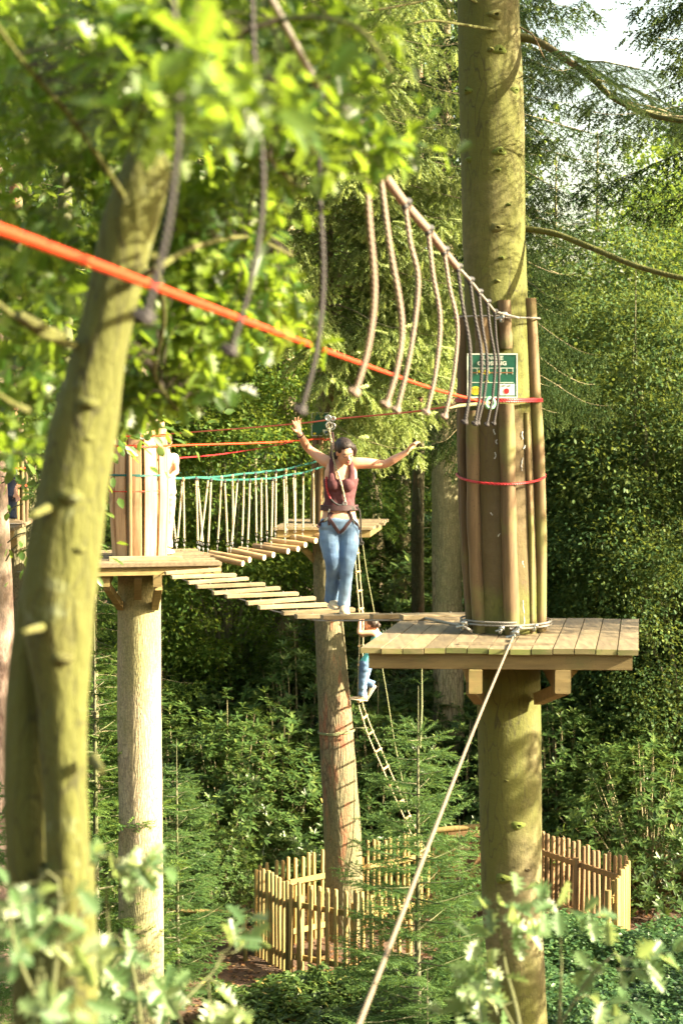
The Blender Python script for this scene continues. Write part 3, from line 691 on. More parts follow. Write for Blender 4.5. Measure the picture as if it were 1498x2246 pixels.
# tan sleeves between the clamps where the cable is doubled by a rope
for i in range(6, 10):
    a, b = cab[i-1+0], cab[i]
    mb = MB(); mb.tube([lerp(a, b, .1)+Vector((0, 0, -.004)), lerp(a, b, .9)+Vector((0, 0, -.004))], .0165, 10)
    tag(mb.build('cable_sleeve', M['rope_pale'], loc=tuple(a)), ['pale rope sleeve on the vine cable, lowest of the four above the spruce', 'pale rope sleeve on the vine cable, second lowest of the four', 'pale rope sleeve on the vine cable, second highest of the four', 'pale rope sleeve on the vine cable, highest of the four by the leaves'][i-6], 'sleeve')
def vine(P, Y, k, lab, mat, top=None, rad=.0084):
    T = top if top is not None else W(P[0][0], P[0][1], Y)
    Mp = W(P[1][0], P[1][1], Y+.02); B = W(P[2][0], P[2][1], Y)
    root = thing('hanging_vine', lab, 'hanging rope', T, 'knotted vine ropes hanging from the overhead cable')
    Q = catmull([T, lerp(T, Mp, .5)+Vector((-.004, 0, 0)), Mp, lerp(Mp, B, .55)+(Vector((.012, 0, 0))), B], 6)
    mb = MB(); mb.tube(Q, rad, 10); mb.build('rope', mat, root)
    mb = MB(); c = T+Vector((0, 0, .004)); mb.tube([c+Vector((-.012, -.02, .0)), c+Vector((.014, .022, .0))], .015, 10); mb.ell(c+Vector((.0, 0, -.018)), (.013, .012, .014)); mb.build('clamp', M['black'], root)
    mb = MB(); d = (Q[-1]-Q[-3]).normalized(); mb.tube([B-d*.01, B, B+d*.008, B+d*.015], [.0095, .013, .015, .009], 12)
    mb.ell(B+Vector((-.011, 0, .002)), (.011, .011, .009)); mb.build('end_knot', M['rope_dark'] if mat is M['rope_dark'] else M['rope_pale'], root)
ordn = ['nearest the green sign', 'second from the right, over the sign', 'third from the right, over the sign', 'fourth from the right, over the sign', 'leftmost of the dark ones over the sign',
        'just left of the near trunk', 'pale one between the far trunks', 'pale one with its knot over the red line', 'long pale one under the leaf tips']
for i, (a, b, c, Y) in enumerate(V9):
    vine((a, b, c), Y, i, 'vine rope hanging, '+ordn[i], M['rope_dark'] if i < 5 else M['rope_pale'])
nl = ['blurred vine rope left of the pale ones, knot above the woman', 'blurred vine rope with its knot at the raised hand of the woman', 'blurred vine rope in front of the bright leaves, middle of the photo', 'blurred thick vine rope beside the leaning oak trunk']
for i, (Y, px, pm, pb, yb, h) in enumerate(nearv):
    T = Vector((X(px, Y), Y, EYE+h)); ym = (865-h*F/Y+yb)/2
    vine(((px, 0), (pm+6, ym+60), (pb, yb)), Y, i, nl[i], M['rope_pale'] if i == 0 else M['rope_dark'], T, (.0078, .006, .005, .005)[i])

# ---------------------------------------------------------------- plank bridge
A0, B0 = Vector((-1.79, 22.6)), Vector((.578, 15.2))
def solveY(px):
    u = (px-749)/F; t = (u*A0.y-A0.x)/((B0.x-A0.x)-u*(B0.y-A0.y)); return lerp(A0, B0, t), t
pb = thing('plank_bridge', 'sagging bridge of loose wooden planks under the woman', 'bridge', W(740, 1350, 17.3))
dirb = (B0-A0).normalized(); perp = Vector((-dirb.y, dirb.x))      # to the right and away
perp = perp if perp.x > 0 else -perp
PL = [(327, 1241, 457, 1243), (363, 1257, 483, 1249), (377, 1266, 516, 1261), (413, 1278, 543, 1269), (432, 1287, 579, 1281), (468, 1301, 612, 1290), (496, 1308, 652, 1302),
      (542, 1323, 689, 1312), (568, 1332, 722, 1326), (620, 1345, 775, 1337), (649, 1352, 830, 1349), (706, 1354, 856, 1351), (815, 1352, 1030, 1349), (880, 1354, 1060, 1352)]
pc = []
for i, (x0, y0, x1, y1) in enumerate(PL):
    pxm = (x0+x1)/2; g, t = solveY(pxm); Yc = g.y; halfpx = (x1-x0)/2
    c = W(pxm, (y0+y1)/2, Yc); pc.append(c)
    hl = halfpx/F*Yc/perp.x*.985
    dy = 0
    e0 = W(x0, y0, Yc-perp.y*hl); e1 = W(x1, y1, Yc+perp.y*hl)
    root_mat = M['plank']
    mb = MB(); mb.bar(e0, e1, .095, .036, ch=.004); pl = mb.build('plank', root_mat, pb, smooth=False)
    mb = MB(); d = (e1-e0).normalized(); mb.bar(e1, e1+d*.003, .087, .03); mb.build('cut_end', M['endgrain'], pl, smooth=False)
    mb = MB()
    for s in (.2, .8):
        p = lerp(e0, e1, s); mb.tube([p+Vector((0, 0, .03)), p+Vector((0, 0, .018))], .006, 6)
    mb.build('bolt', M['steel'], pl)
for s in (-.23, .23):
    pts = []
    for c in pc: pts.append(c+Vector((perp.x*s, perp.y*s, -.026)))
    pts = [W(345+s*80, 1236, 22.9)]+pts+[W(1060, 1362, 14.5)+Vector((s*.2, s, 0))]
    mb = MB(); mb.tube(catmull(pts, 3), .006, 6); mb.build('carrying_cable', M['steel_dull'], pb)

# ---------------------------------------------------------------- left tree, deck and cladding
YL = 23.0
lt = [(258, 361, 2140), (260, 360, 1980), (260, 357, 1800), (258, 355, 1600), (258, 353, 1400), (260, 352, 1260), (262, 350, 1150), (264, 348, 1000), (266, 346, 850), (268, 344, 600), (270, 342, 300), (273, 338, 0), (277, 335, -400)]
LQ, LR = trunk_path(lt, YL, 5, 0, 1.2)
LQ.append(LQ[-1]+Vector((0, 0, 5))); LR.append(.03)
tree_l = thing('pine_tree', 'straight pale barked tree with a plank deck, brightly sunlit on its right side', 'tree', (LQ[0].x, YL, 0))
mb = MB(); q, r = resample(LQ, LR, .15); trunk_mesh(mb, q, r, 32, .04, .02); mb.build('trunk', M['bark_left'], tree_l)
zl = W(487, 1233, 22.3).z
lp = thing('tree_platform', 'sunlit plank deck on the pale tree left of the plank bridge', 'platform', (-2.4, 22.9, zl))
fr = Vector((-1.30, 22.3, zl)); d1 = Vector((-.22, .975, 0)).normalized(); d2 = Vector((-.975, -.22, 0)).normalized()
nb = 11; Wd, Dp = 1.75, 2.0
for i in range(nb):
    a, b = i/nb+.004, (i+1)/nb-.004
    z_ = Vector((0, 0, .004*math.sin(i*4)))
    cx, rr = path_at(LQ, LR, zl)
    s0 = fr+d1*(Dp*a)+z_; s1 = fr+d1*(Dp*b)+z_; u0, u1 = -.02*math.sin(i*9), Wd+.02*math.cos(i*5)
    rel = cx-(s0+s1)/2; t = rel.dot(d2); dist = abs(rel.dot(d1)); segs = [(u0, u1)]
    if dist < rr: h = math.sqrt(rr*rr-dist*dist)-.02; segs = [(u0, t-h), (t+h, u1)]
    for p0, p1 in segs:
        mb = MB(); mb.prism([s0+d2*p1, s0+d2*p0, s1+d2*p0, s1+d2*p1], .036); mb.build('deck_board', M['board'], lp, smooth=False)
dn = Vector((0, 0, -.036-.05))
beam(lp, fr+d1*.08+dn-d2*.0, fr+d1*.08+d2*Wd+dn, .05, .1, M['beam'])
beam(lp, fr+d1*(Dp-.08)+dn, fr+d1*(Dp-.08)+d2*Wd+dn, .05, .1, M['beam'])
for s in (.03, Wd-.03): beam(lp, fr+d2*s+d1*.11+dn, fr+d2*s+d1*(Dp-.11)+dn, .05, .1, M['beam'])
c0, r0 = path_at(LQ, LR, zl-.2)
for s in (-1, 1):
    p = c0+Vector((s*(r0+.045), 0, 0)); beam(lp, Vector((p.x, 22.15, zl-.136-.06)), Vector((p.x-.15, 24.2, zl-.136-.06)), .09, .12, M['beam'], 'bearer')
    mb = MB(); mb.bar(Vector((p.x, 22.3, zl-.27)), Vector((c0.x+s*r0*.8, 22.85, zl-.55)), .08, .08); mb.build('brace', M['beam'], lp, smooth=False)
mb = MB(); mb.bar(W(303, 1262, 22.25), W(303, 1308, 22.72), .085, .085); mb.build('brace', M['beam'], lp, smooth=False)
mb = MB(); mb.bar(W(240, 1226, 22.45), W(400, 1224, 22.6), .09, .05); mb.build('kick_board', M['plank'], lp, smooth=False)
clad = thing('trunk_guard', 'cladding of upright boards round the pale trunk above the sunlit deck', 'trunk guard', (-2.26, 23, zl))
zc = W(300, 935, 23).z
for i in range(11):
    a = -2.9+i*.57
    rr_ = .275; cx, _ = path_at(LQ, LR, zl+.6); pts = []
    nrm = Vector((math.sin(a), -math.cos(a), 0)); tn = Vector((math.cos(a), math.sin(a), 0))
    mb = MB(); h1 = zc-zl+.04*math.sin(i*3)
    pr = [(-.072, -.004), (.072, -.004), (.07, .02), (0, .032), (-.07, .02)]
    rings = []
    for j in range(9):
        t = j/8; bl = .03*math.sin(t*math.pi); rings.append([Vector((cx.x, cx.y, zl+.01+h1*t))+nrm*(rr_+bl+y)+tn*x for x, y in pr])
    mb.loft(rings); mb.build('board', M['stake_pale'], clad, angle=30)
mbx = MB(); mbx.tube([Vector((c0.x-.07, 22.66, zl+.01)), Vector((c0.x-.065, 22.63, zl+.7)), Vector((c0.x-.07, 22.67, zl+1.25))], .03, 10); mbx.build('stake', M['stake'], clad)
CQ = [Vector((c0.x, c0.y, 0)), Vector((c0.x, c0.y, 20))]; CR = [.31, .31]
zz = lambda py: W(300, py, 22.7).z
for py, mat, lab, tw in [(957, 'rope_red', 'upper red rope turn round the sunlit cladding', 1), (981, 'rope_red', 'doubled red rope round the sunlit cladding below the knot', 2), (1045, 'rope_green', 'teal rope tied round the sunlit cladding', 2), (1078, 'rope_red', 'lowest red rope round the sunlit cladding', 1)]:
    loop('rope_binding', CQ, CR, zz(py), .02, .007, M[mat], lab, 'rope', tw, .02*(tw-1), .004)
mb = MB(); p = W(312, 957, 22.55); mb.ring(p, .03, .012, 16, 8, (.2, -1, .1)); tag(mb.build('rope_thimble', M['steel'], loc=tuple(p)), 'round metal thimble at the top of the sunlit cladding', 'rope ring')

# ---------------------------------------------------------------- middle tree with ladder and green sign
YM = 27.0
mt = [(718, 802, 2060), (714, 799, 1960), (708, 790, 1800), (702, 778, 1640), (694, 764, 1480), (690, 755, 1380), (687, 742, 1260), (686, 735, 1140), (690, 732, 1000), (694, 732, 850), (698, 732, 650), (703, 730, 450), (706, 728, 200), (708, 726, -100), (711, 722, -600)]
MQ, MR = trunk_path(mt, YM, 5, 0, 1.15)
tree_m = thing('spruce_tree', 'scaly barked spruce standing inside the picket fence, behind the woman', 'tree', (MQ[0].x, YM, 0))
mb = MB(); q, r = resample(MQ, MR, .15); trunk_mesh(mb, q, r, 30, .05, .03); mb.build('trunk', M['bark_mid'], tree_m)
mp = thing('tree_platform', 'small plank deck behind the hips of the woman', 'platform', (X(720, 27), 27, W(720, 1147, 27).z))
zm = W(720, 1147, 27).z
q4 = [Vector((X(600, 26.1), 26.1, zm)), Vector((X(818, 26.1), 26.1, zm)), Vector((X(843, 27.9), 27.9, zm)), Vector((X(634, 27.9), 27.9, zm))]
for i in range(8):
    a, b = i/8+.005, (i+1)/8-.005
    L0, L1, R0, R1 = lerp(q4[0], q4[3], a), lerp(q4[0], q4[3], b), lerp(q4[1], q4[2], a), lerp(q4[1], q4[2], b)
    ex = [.0, .0, .04, 0.0, .07, .03, .05, .06][i]; e = Vector((ex, 0, 0))
    cx, rr = path_at(MQ, MR, zm); mid_ = (L0+L1)/2
    dist = abs(cx.y-mid_.y)
    if dist < rr: mb = MB(); mb.prism([L0, Vector((cx.x-rr+.01, R0.y, zm)), Vector((cx.x-rr+.01, R1.y, zm)), L1], .034); mb.build('deck_board', M['board'], mp, smooth=False); mb = MB(); mb.prism([Vector((cx.x+rr-.01, R0.y, zm)), R0+e, R1+e, Vector((cx.x+rr-.01, R1.y, zm))], .034)
    else: mb = MB(); mb.prism([L0, R0+e, R1+e, L1], .034)
    mb.build('deck_board', M['board'], mp, smooth=False)
dn = Vector((0, 0, -.034-.05))
beam(mp, q4[0]+Vector((.04, .06, 0))+dn, q4[1]+Vector((-.04, .06, 0))+dn, .05, .1, M['beam']); beam(mp, q4[3]+Vector((.04, -.06, 0))+dn, q4[2]+Vector((-.04, -.06, 0))+dn, .05, .1, M['beam'])
beam(mp, q4[0]+Vector((.06, .09, 0))+dn, q4[3]+Vector((.06, -.09, 0))+dn, .05, .1, M['beam']); beam(mp, q4[1]+Vector((-.06, .09, 0))+dn, q4[2]+Vector((-.06, -.09, 0))+dn, .05, .1, M['beam'])
for s in (-1, 1):
    cx, rr = path_at(MQ, MR, zm-.2); mb = MB(); mb.bar(Vector((cx.x+s*.45, 26.9, zm-.15)), Vector((cx.x+s*rr*.8, 27, zm-.5)), .07, .08); mb.build('brace', M['beam'], mp, smooth=False)
loop('rope_binding', MQ, MR, W(740, 1601, 27).z, .015, .009, M['rope_moss'], 'mossy rope tied round the scaly trunk beside the rope ladder', 'rope', 2, -.03, .01)
loop('rope_binding', MQ, MR, W(710, 965, 27).z, .02, .01, M['rope_red'], 'red rope round the scaly trunk behind the head of the woman', 'rope', 2, .02)
mgd = thing('trunk_guard', 'brown stakes round the scaly trunk above the small deck', 'trunk guard', (MQ[0].x, YM, zm))
for i, a in enumerate([-1.2, -.75, -.3, 1.5, 2.3, 3.1, -2.2]): stake(mgd, MQ, MR, a, zm+.01, W(700, 955-8*(i % 3), 27).z, .032, .0, M['stake'] if i != 2 else M['picket_brown'], 0, i+40)
s2 = thing('course_sign', 'small dark green sign on the scaly trunk above the raised lanyard', 'sign', W(702, 930, 26.7))
def sq(mb, x0, y0, x1, y1, Y):
    a, b, c, e = W(x0, y0, Y), W(x1, y0, Y), W(x1, y1, Y), W(x0, y1, Y); bk = Vector((0, .004, 0))
    mb.add([a, b, c, e, a+bk, b+bk, c+bk, e+bk], [(0, 3, 2, 1), (4, 5, 6, 7), (0, 1, 5, 4), (1, 2, 6, 5), (2, 3, 7, 6), (3, 0, 4, 7)])
for nm, mt_, rc, Y in [('panel', 'sign_green', (683, 905, 722, 956), 26.7), ('rating_panel', 'sign_white', (708, 942, 720, 955), 26.694), ('rating_dot', 'sign_blue', (713, 946, 718, 951), 26.688), ('oval_badge', 'sign_yellow', (687, 949, 693, 953), 26.694)]:
    mb = MB(); sq(mb, *rc, Y); mb.build(nm, M[mt_], s2, smooth=False)
mb = MB(); sq(mb, 683, 905, 684.5, 956, 26.693); sq(mb, 684.5, 954.8, 707.5, 956, 26.693); sq(mb, 684.5, 905, 722, 906.2, 26.693); mb.build('border', M['sign_white'], s2, smooth=False)

# rope ladder
lad = thing('rope_ladder', 'rope ladder with wooden rungs hanging beside the scaly trunk', 'ladder', W(781, 1165, 27))
Lr = [(776, 1165), (777, 1192), (782, 1270), (788, 1341), (788, 1417), (786, 1480), (786, 1539), (796, 1577), (807, 1612), (823, 1650), (840, 1688), (855, 1724), (872, 1762), (888, 1797), (901, 1829), (915, 1860), (930, 1895)]
Rr = [(782, 1165), (784, 1189), (790, 1270), (796, 1341), (796, 1417), (794, 1480), (795, 1539), (804, 1568), (817, 1603), (834, 1640), (850, 1678), (866, 1714), (883, 1752), (899, 1788), (913, 1819), (927, 1850), (942, 1885)]
La = [W(x, y, 26.7-max(0, (y-1540))*.0015) for x, y in Lr]; Ra = [W(x, y, 27.0-max(0, (y-1540))*.0015) for x, y in Rr]
for P in (La, Ra): mb = MB(); mb.tube(catmull(P, 4), .008, 6); mb.build('side_rope', M['rope_tan'], lad)
def at_y(P, rows, y):
    for i in range(len(rows)-1):
        if rows[i][1] <= y <= rows[i+1][1]: return lerp(P[i], P[i+1], (y-rows[i][1])/(rows[i+1][1]-rows[i][1]))
    return P[-1]
for y in [1215, 1255, 1297, 1336, 1377, 1417, 1458, 1498, 1539, 1577, 1612, 1650, 1688, 1724, 1762, 1797, 1835, 1870]:
    a = at_y(La, Lr, y); b = at_y(Ra, Rr, y-(8 if y > 1560 else 2)); d = (b-a).normalized()
    mb = MB(); mb.tube([a-d*.03, b+d*.03], .015, 8); mb.build('rung', M['log'], lad)
mb = MB(); mb.tube(catmull([W(768, 1601, 26.8), W(778, 1597, 26.75), W(790, 1597, 26.7), W(808, 1596, 26.7)]), .009, 6)
tag(mb.build('tie_rope', M['rope_moss'], loc=tuple(W(768, 1601, 26.8))), 'short tie rope from the scaly trunk to the rope ladder', 'rope')
mb = MB(); mb.tube(catmull([W(795, 1190, 26.9), W(805, 1260, 26.9), W(820, 1340, 26.9), W(836, 1450, 26.9), W(848, 1520, 26.9), W(864, 1620, 26.9), W(884, 1720, 26.8), W(900, 1800, 26.8)]), .006, 6)
tag(mb.build('belay_rope', M['rope_moss'], loc=tuple(W(795, 1190, 26.9))), 'thin green rope hanging right of the rope ladder', 'rope')

# ---------------------------------------------------------------- log step bridge
ls = thing('log_step_bridge', 'swinging bridge of round log steps hung on rope pairs behind the sunlit deck', 'bridge', W(560, 1200, 25))
Yl = lambda px: 24.0+2.3*(px-388)/302.0
LG = [(440, 1216, 533, 1236), (462, 1213, 548, 1228), (504, 1206, 580, 1223), (525, 1205, 600, 1217), (557, 1198, 632, 1209), (580, 1196, 654, 1204), (598, 1186, 670, 1195), (628, 1175, 693, 1186), (648, 1169, 712, 1177)]
for x0, y0, x1, y1 in LG:
    yc = Yl((x0+x1)/2); a = W(x0, y0, yc+.15); b = W(x1, y1, yc-.15)
    mb = MB(); mb.tube([a, lerp(a, b, .5), b], .038, 12, jit=.08); l = mb.build('log_step', M['log'], ls)
    mb = MB(); d = (b-a).normalized(); mb.tube([b+d*.001, b+d*.003], .034, 12); mb.build('cut_end', M['endgrain'], l)
At = [(370, 1052, 388, 1205), (402, 1052, 405, 1205), (430, 1050, 435, 1210), (463, 1053, 456, 1215), (493, 1056, 500, 1214), (521, 1055, 506, 1212), (548, 1055, 543, 1208), (573, 1053, 573, 1202), (598, 1052, 595, 1199), (622, 1047, 626, 1191), (643, 1043, 648, 1184), (665, 1040, 664, 1180), (687, 1033, 688, 1172)]
Bt = [(400, 1052, 388, 1204), (433, 1050, 447, 1214), (457, 1050, 437, 1212), (486, 1048, 477, 1208), (510, 1045, 511, 1200), (535, 1042, 531, 1200), (560, 1040, 563, 1192), (583, 1037, 586, 1188), (605, 1035, 604, 1180), (627, 1032, 630, 1170), (647, 1027, 648, 1167)]
for rows, dy in ((At, -.12), (Bt, .2)):
    for x0, y0, x1, y1 in rows:
        a = W(x0, y0, Yl(x0)+dy); b = W(x1, y1, Yl(x1)+dy*.8); k = lerp(a, b, .84)
        mb = MB(); mb.tube([a, lerp(a, b, .4)+Vector((.003, 0, 0)), k], .0125, 7); ro = mb.build('hanger_rope', M['rope_tan'], ls)
        mb = MB(); mb.ell(a+Vector((0, 0, 0)), (.022, .022, .028), None, 10, 7); mb.build('knot', M['rope_dark'] if (x0*7) % 3 else M['log'], ro)
        mb = MB(); mb.ring(lerp(k, b, .22), .014, .005, 12, 5, (.6, 1, 0)); mb.ring(lerp(k, b, .6), .014, .004, 10, 5, (1, -.4, 0)); mb.tube([lerp(k, b, .55), b], .004, 5); mb.build('chain_link', M['steel'], ro)
for rows, dy, st, en in ((At, -.12, (330, 1046), (730, 1018)), (Bt, .2, (335, 1046), (700, 1012))):
    P = [W(st[0], st[1], Yl(st[0])-.7)]+[W(x, y-2, Yl(x)+dy) for x, y, _, _ in rows]+[W(en[0], en[1], 26.8)]
    for o_ in (0, .012): mb = MB(); mb.tube(catmull([p+Vector((0, 0, o_)) for p in P], 3), .0055, 6); mb.build('handline', M['rope_green'], ls)
# red and orange lines
def line(pts, r, mat, lab, name='safety_line', cat='rope'):
    mb = MB(); mb.tube(catmull(pts, 5), r, 7); return tag(mb.build(name, M[mat], loc=tuple(pts[0])), lab, cat)
line([W(1048, 880, 13.7), W(905, 903, 15.6), W(745, 918, 17.4), W(655, 929, 18.6), W(500, 942, 20.6), W(330, 955, 22.7)], .0065, 'rope_red', 'thin red line above the woman, running from the near tree to the pale tree')
line([W(340, 978, 22.8), W(450, 975, 24), W(600, 970, 25.4), W(708, 962, 26.8)], .011, 'rope_red', 'orange red line above the log step bridge')
line([W(345, 1008, 22.9), W(470, 998, 25), W(560, 985, 26.6), W(640, 970, 28.5)], .008, 'rope_crimson', 'lower faint red line behind the log step bridge')
# far bridge
fb = thing('far_bridge', 'narrow plank walkway far behind the log step bridge', 'bridge', W(400, 1085, 40))
for i in range(26):
    x0 = 110+i*23; y = 1098-10*math.sin((x0-110)/600*math.pi)*-1 - (x0-110)*.035
    mb = MB(); mb.bar(W(x0, y, 40), W(x0+21, y-.8, 40), .5, .05); mb.build('plank', M['plank'], fb, smooth=False)
for dy, dY in ((1032, 39.7), (1038, 40.3)):
    mb = MB(); mb.tube(catmull([W(90, dy+2, dY), W(300, dy+8, dY), W(500, dy-2, dY), W(700, dy-26, dY)]), .012, 6); mb.build('handline', M['rope_green'], fb)
for i in range(16):
    x0 = 120+i*37; mb = MB(); mb.tube([W(x0, 1036-(x0-110)*.03, 39.7), W(x0, 1094-(x0-110)*.035, 39.7)], .012, 5); mb.build('hanger_rope', M['rope_moss'], fb)

# ---------------------------------------------------------------- picket fence
def fence(name, lab, p0, p1, n, hgt, mat, railside, w=.045, tops=None, rails=True, jitter=.035):
    p0 = Vector(p0); p1 = Vector(p1); root = thing(name, lab, 'fence', (p0.x, p0.y, gz(p0.x, p0.y)))
    d = (p1-p0).normalized(); nrm = Vector((d.y, -d.x, 0)).normalized()*railside
    r2 = random.Random(int(abs(p0.x)*100)+n)
    for i in range(n):
        p = lerp(p0, p1, (i+.5)/n); g = gz(p.x, p.y); h = hgt+r2.uniform(-jitter, jitter); tl = r2.uniform(-.03, .03)
        mb = MB(); a = Vector((p.x, p.y, g-.05)); b = Vector((p.x+tl*d.x, p.y+tl*d.y, g+h))
        mb.tube([a, lerp(a, b, .5)+nrm*r2.uniform(-.006, .006), b-Vector((0, 0, .02)), b], [w/2, w/2*r2.uniform(.95, 1.05), w/2, w/2*.7], 10, jit=.1); mb.build('picket', mat, root)
    if rails:
        for z in (.22, hgt-.3):
            a = Vector((p0.x, p0.y, gz(p0.x, p0.y)+z))+nrm*(w/2+.022); b = Vector((p1.x, p1.y, gz(p1.x, p1.y)+z))+nrm*(w/2+.022)
            mb = MB(); mb.bar(a, b, .035, .075); mb.build('rail', mat, root, smooth=False)
    k = max(2, int((p1-p0).length/1.3))
    for i in range(k+1):
        p = lerp(p0, p1, i/k)+nrm*(w/2+.075); g = gz(p.x, p.y)
        mb = MB(); mb.tube([Vector((p.x, p.y, g-.05)), Vector((p.x, p.y, g+hgt-.18))], .042, 12); mb.build('post', mat, root)
    return root
V1 = (X(556, 27.1), 27.1, 0); V2 = (X(640, 25.95), 25.95, 0); V3 = (X(890, 25.1), 25.1, 0)
fence('picket_fence', 'near left corner run of the picket fence, pickets close together', V1, V2, 11, 1.2, M['picket'], -1, .058)
fence('picket_fence', 'front run of the picket fence with sunlit pickets, right of the corner', (V2[0]+.05, V2[1], 0), V3, 12, 1.2, M['picket'], -1, .056)
fence('picket_fence', 'rear run of the picket fence behind the scaly trunk', (V1[0]+.05, V1[1]+.05, 0), (X(985, 29.3), 29.3, 0), 30, 1.2, M['picket'], 1, .052)
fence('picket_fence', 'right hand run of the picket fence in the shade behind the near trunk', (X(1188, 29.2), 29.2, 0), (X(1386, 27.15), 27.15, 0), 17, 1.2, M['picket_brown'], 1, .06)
fence('picket_fence', 'short returning end of the picket fence at far right', (X(1387, 27.0), 27.0, 0), (X(1358, 26.1), 26.1, 0), 7, 1.2, M['picket'], 1, .06)
gt = thing('wooden_gate', 'brown boarded gate with a diagonal brace between fence runs', 'gate', (X(1080, 29.3), 29.3, 0))
gx0, gx1 = X(985, 29.3), X(1186, 29.3)
for i in range(11):
    x0 = lerp(gx0, gx1, i/11)+.004; x1 = lerp(gx0, gx1, (i+1)/11)-.004
    mb = MB(); mb.box(((x0+x1)/2, 29.33, .62), (x1-x0, .022, 1.06)); mb.build('board', M['gate'], gt, smooth=False)
for z_ in (.3, 1.07): mb = MB(); mb.bar((gx0, 29.29, z_), (gx1, 29.29, z_), .03, .09); mb.build('cross_rail', M['picket_brown'], gt, smooth=False)
mb = MB(); mb.bar((gx0+.25, 29.285, .33), (gx0+.62, 29.285, 1.02), .03, .08); mb.build('brace', M['picket_brown'], gt, smooth=False)
mb = MB(); mb.tube([W(950, 1822, 29.0), W(1048, 1813, 29.0), W(1120, 1808, 29)], .045, 10); mb.build('top_pole', M['picket'], gt)
lf = thing('low_rail_fence', 'low rail fence of round poles left of the picket fence', 'fence', (X(450, 26.7), 26.7, 0))
for a, b in (((365, 1997), (542, 2001)), ((365, 2053), (540, 2055))): mb = MB(); mb.tube([W(*a, 26.7), W(*b, 26.7)], .027, 10); mb.build('rail', M['picket'], lf)
for px in (370, 536): mb = MB(); mb.tube([W(px, 2003, 26.72), Vector((X(px, 26.72), 26.72, -.1))], .032, 10); mb.build('post', M['picket'], lf)
# ---------------------------------------------------------------- leaning oak close by
YO = 4.4
ot = [(96, 222, 2300), (98, 210, 2120), (100, 200, 1900), (98, 192, 1720), (84, 192, 1540), (58, 203, 1400), (50, 212, 1290), (66, 226, 1170), (88, 240, 1050), (112, 262, 920), (150, 276, 800), (180, 296, 700), (203, 322, 590), (226, 352, 480), (258, 376, 390), (300, 392, 290), (345, 425, 150), (375, 450, 20), (400, 470, -150), (420, 480, -500)]
ot2 = [(30, 130, 2300), (28, 124, 2120), (14, 112, 1900), (8, 112, 1720), (12, 116, 1560), (24, 128, 1420), (44, 140, 1300), (66, 150, 1180), (100, 165, 1060)]
OQ, OR = trunk_path(ot, YO, 4, 0, 1.1)
oak = thing('oak_tree', 'leaning moss green oak close by at left with broad leaves', 'tree', (OQ[0].x, YO, 0))
mb = MB(); q, r = resample(OQ, OR, .05)
rings = []; n = 40
for k_, (p, rr) in enumerate(zip(q, r)):
    zy = p.z; low = max(0, min(1, (W(0, 1500, YO).z-zy)/.5)); ring = []
    for i in range(n):
        th = 2*math.pi*i/n; c, s_ = math.cos(th), math.sin(th)
        g = 1
        rr2 = rr*g*(1+.07*noise.noise(Vector((c*1.5, s_*1.5, zy*2.2)))+.035*noise.noise(Vector((c*4, s_*4, zy*7))))
        ring.append(p+Vector((c*rr2, s_*rr2, 0)))
    rings.append(ring)
mb.loft(rings); mb.build('trunk', M['bark_oak'], oak)
Q2, R2 = trunk_path(ot2, YO+.09, 4, 0, 1.1); mb = MB(); q, r = resample(Q2, R2, .06); trunk_mesh(mb, q, r, 32, .08, .04); mb.build('second_stem', M['bark_oak'], oak)
for px, py, s in [(205, 885, 1), (165, 1085, 1.2), (148, 1435, 1.1), (185, 1200, .7), (75, 1120, .8), (205, 960, .6)]:
    p = W(px, py, YO); c, rr = path_at(OQ, OR, p.z); dx = max(-.9, min(.9, (p.x-c.x)/rr)); nn = Vector((dx, -math.sqrt(1-dx*dx), 0))
    mb = MB(); mb.ell(c+nn*(rr*.9), (.024*s, .022*s, .015*s), None, 14, 9); mb.build('burl', M['bark_oak'], oak)
for p0, p1, rad in [((110, 1112), (72, 1130), .009), ((95, 1375), (55, 1385), .009), ((205, 1665), (225, 1690), .01), ((300, 615), (345, 585), .008), ((130, 740), (40, 690), .012)]:
    a = W(*p0, YO-.05); b = W(*p1, YO-.25); mb = MB(); mb.tube([a, lerp(a, b, .5), b], [rad*1.3, rad, rad*.8], 10); mb.build('branch_stub', M['bark_oak'], oak)
limbs = []
def olimb(pts, r0, r1):
    o, Q = limb(oak, pts, r0, r1, M['bark_oak']); limbs.append(Q)
olimb([W(190, 760, 4.4), W(120, 745, 4.3), W(40, 700, 4.2), W(-80, 600, 4.0), W(-260, 430, 3.8)], .01, .004)
olimb([W(280, 640, 4.4), W(330, 600, 4.6), W(420, 545, 5.0), W(540, 520, 5.4), W(640, 560, 5.9)], .012, .004)
olimb([W(300, 480, 4.4), W(240, 380, 4.3), W(150, 250, 4.2), W(40, 120, 4.0), W(-80, -60, 3.8)], .008, .003)
olimb([W(400, 180, 4.4), W(500, 90, 4.3), W(640, 40, 4.1), W(780, 60, 3.9), W(860, 160, 3.8)], .008, .003)
olimb([W(400, 100, 4.4), W(420, -60, 4.6), W(520, -160, 4.9), W(700, -200, 5.2), W(900, -160, 5.5)], .012, .004)
olimb([W(360, 260, 4.4), W(440, 270, 4.6), W(560, 320, 4.9), W(660, 420, 5.1)], .012, .004)
olimb([W(340, 560, 4.5), W(360, 700, 4.9), W(340, 820, 5.3), W(390, 900, 5.6)], .008, .003)
olimb([W(60, 900, 4.3), W(20, 880, 4.1), W(-60, 820, 4.0)], .008, .003)
olimb([W(330, 400, 4.4), W(300, 250, 5.0), W(200, 120, 5.6), W(100, 40, 6.2)], .007, .003)
olimb([W(440, -350, 4.4), W(900, -700, 4.5), W(1800, -1000, 4.5), W(3000, -1350, 4.6), W(3500, -1400, 4.6)], .03, .01)  # unseen limb added out of view, its leaves block sun from the canopy
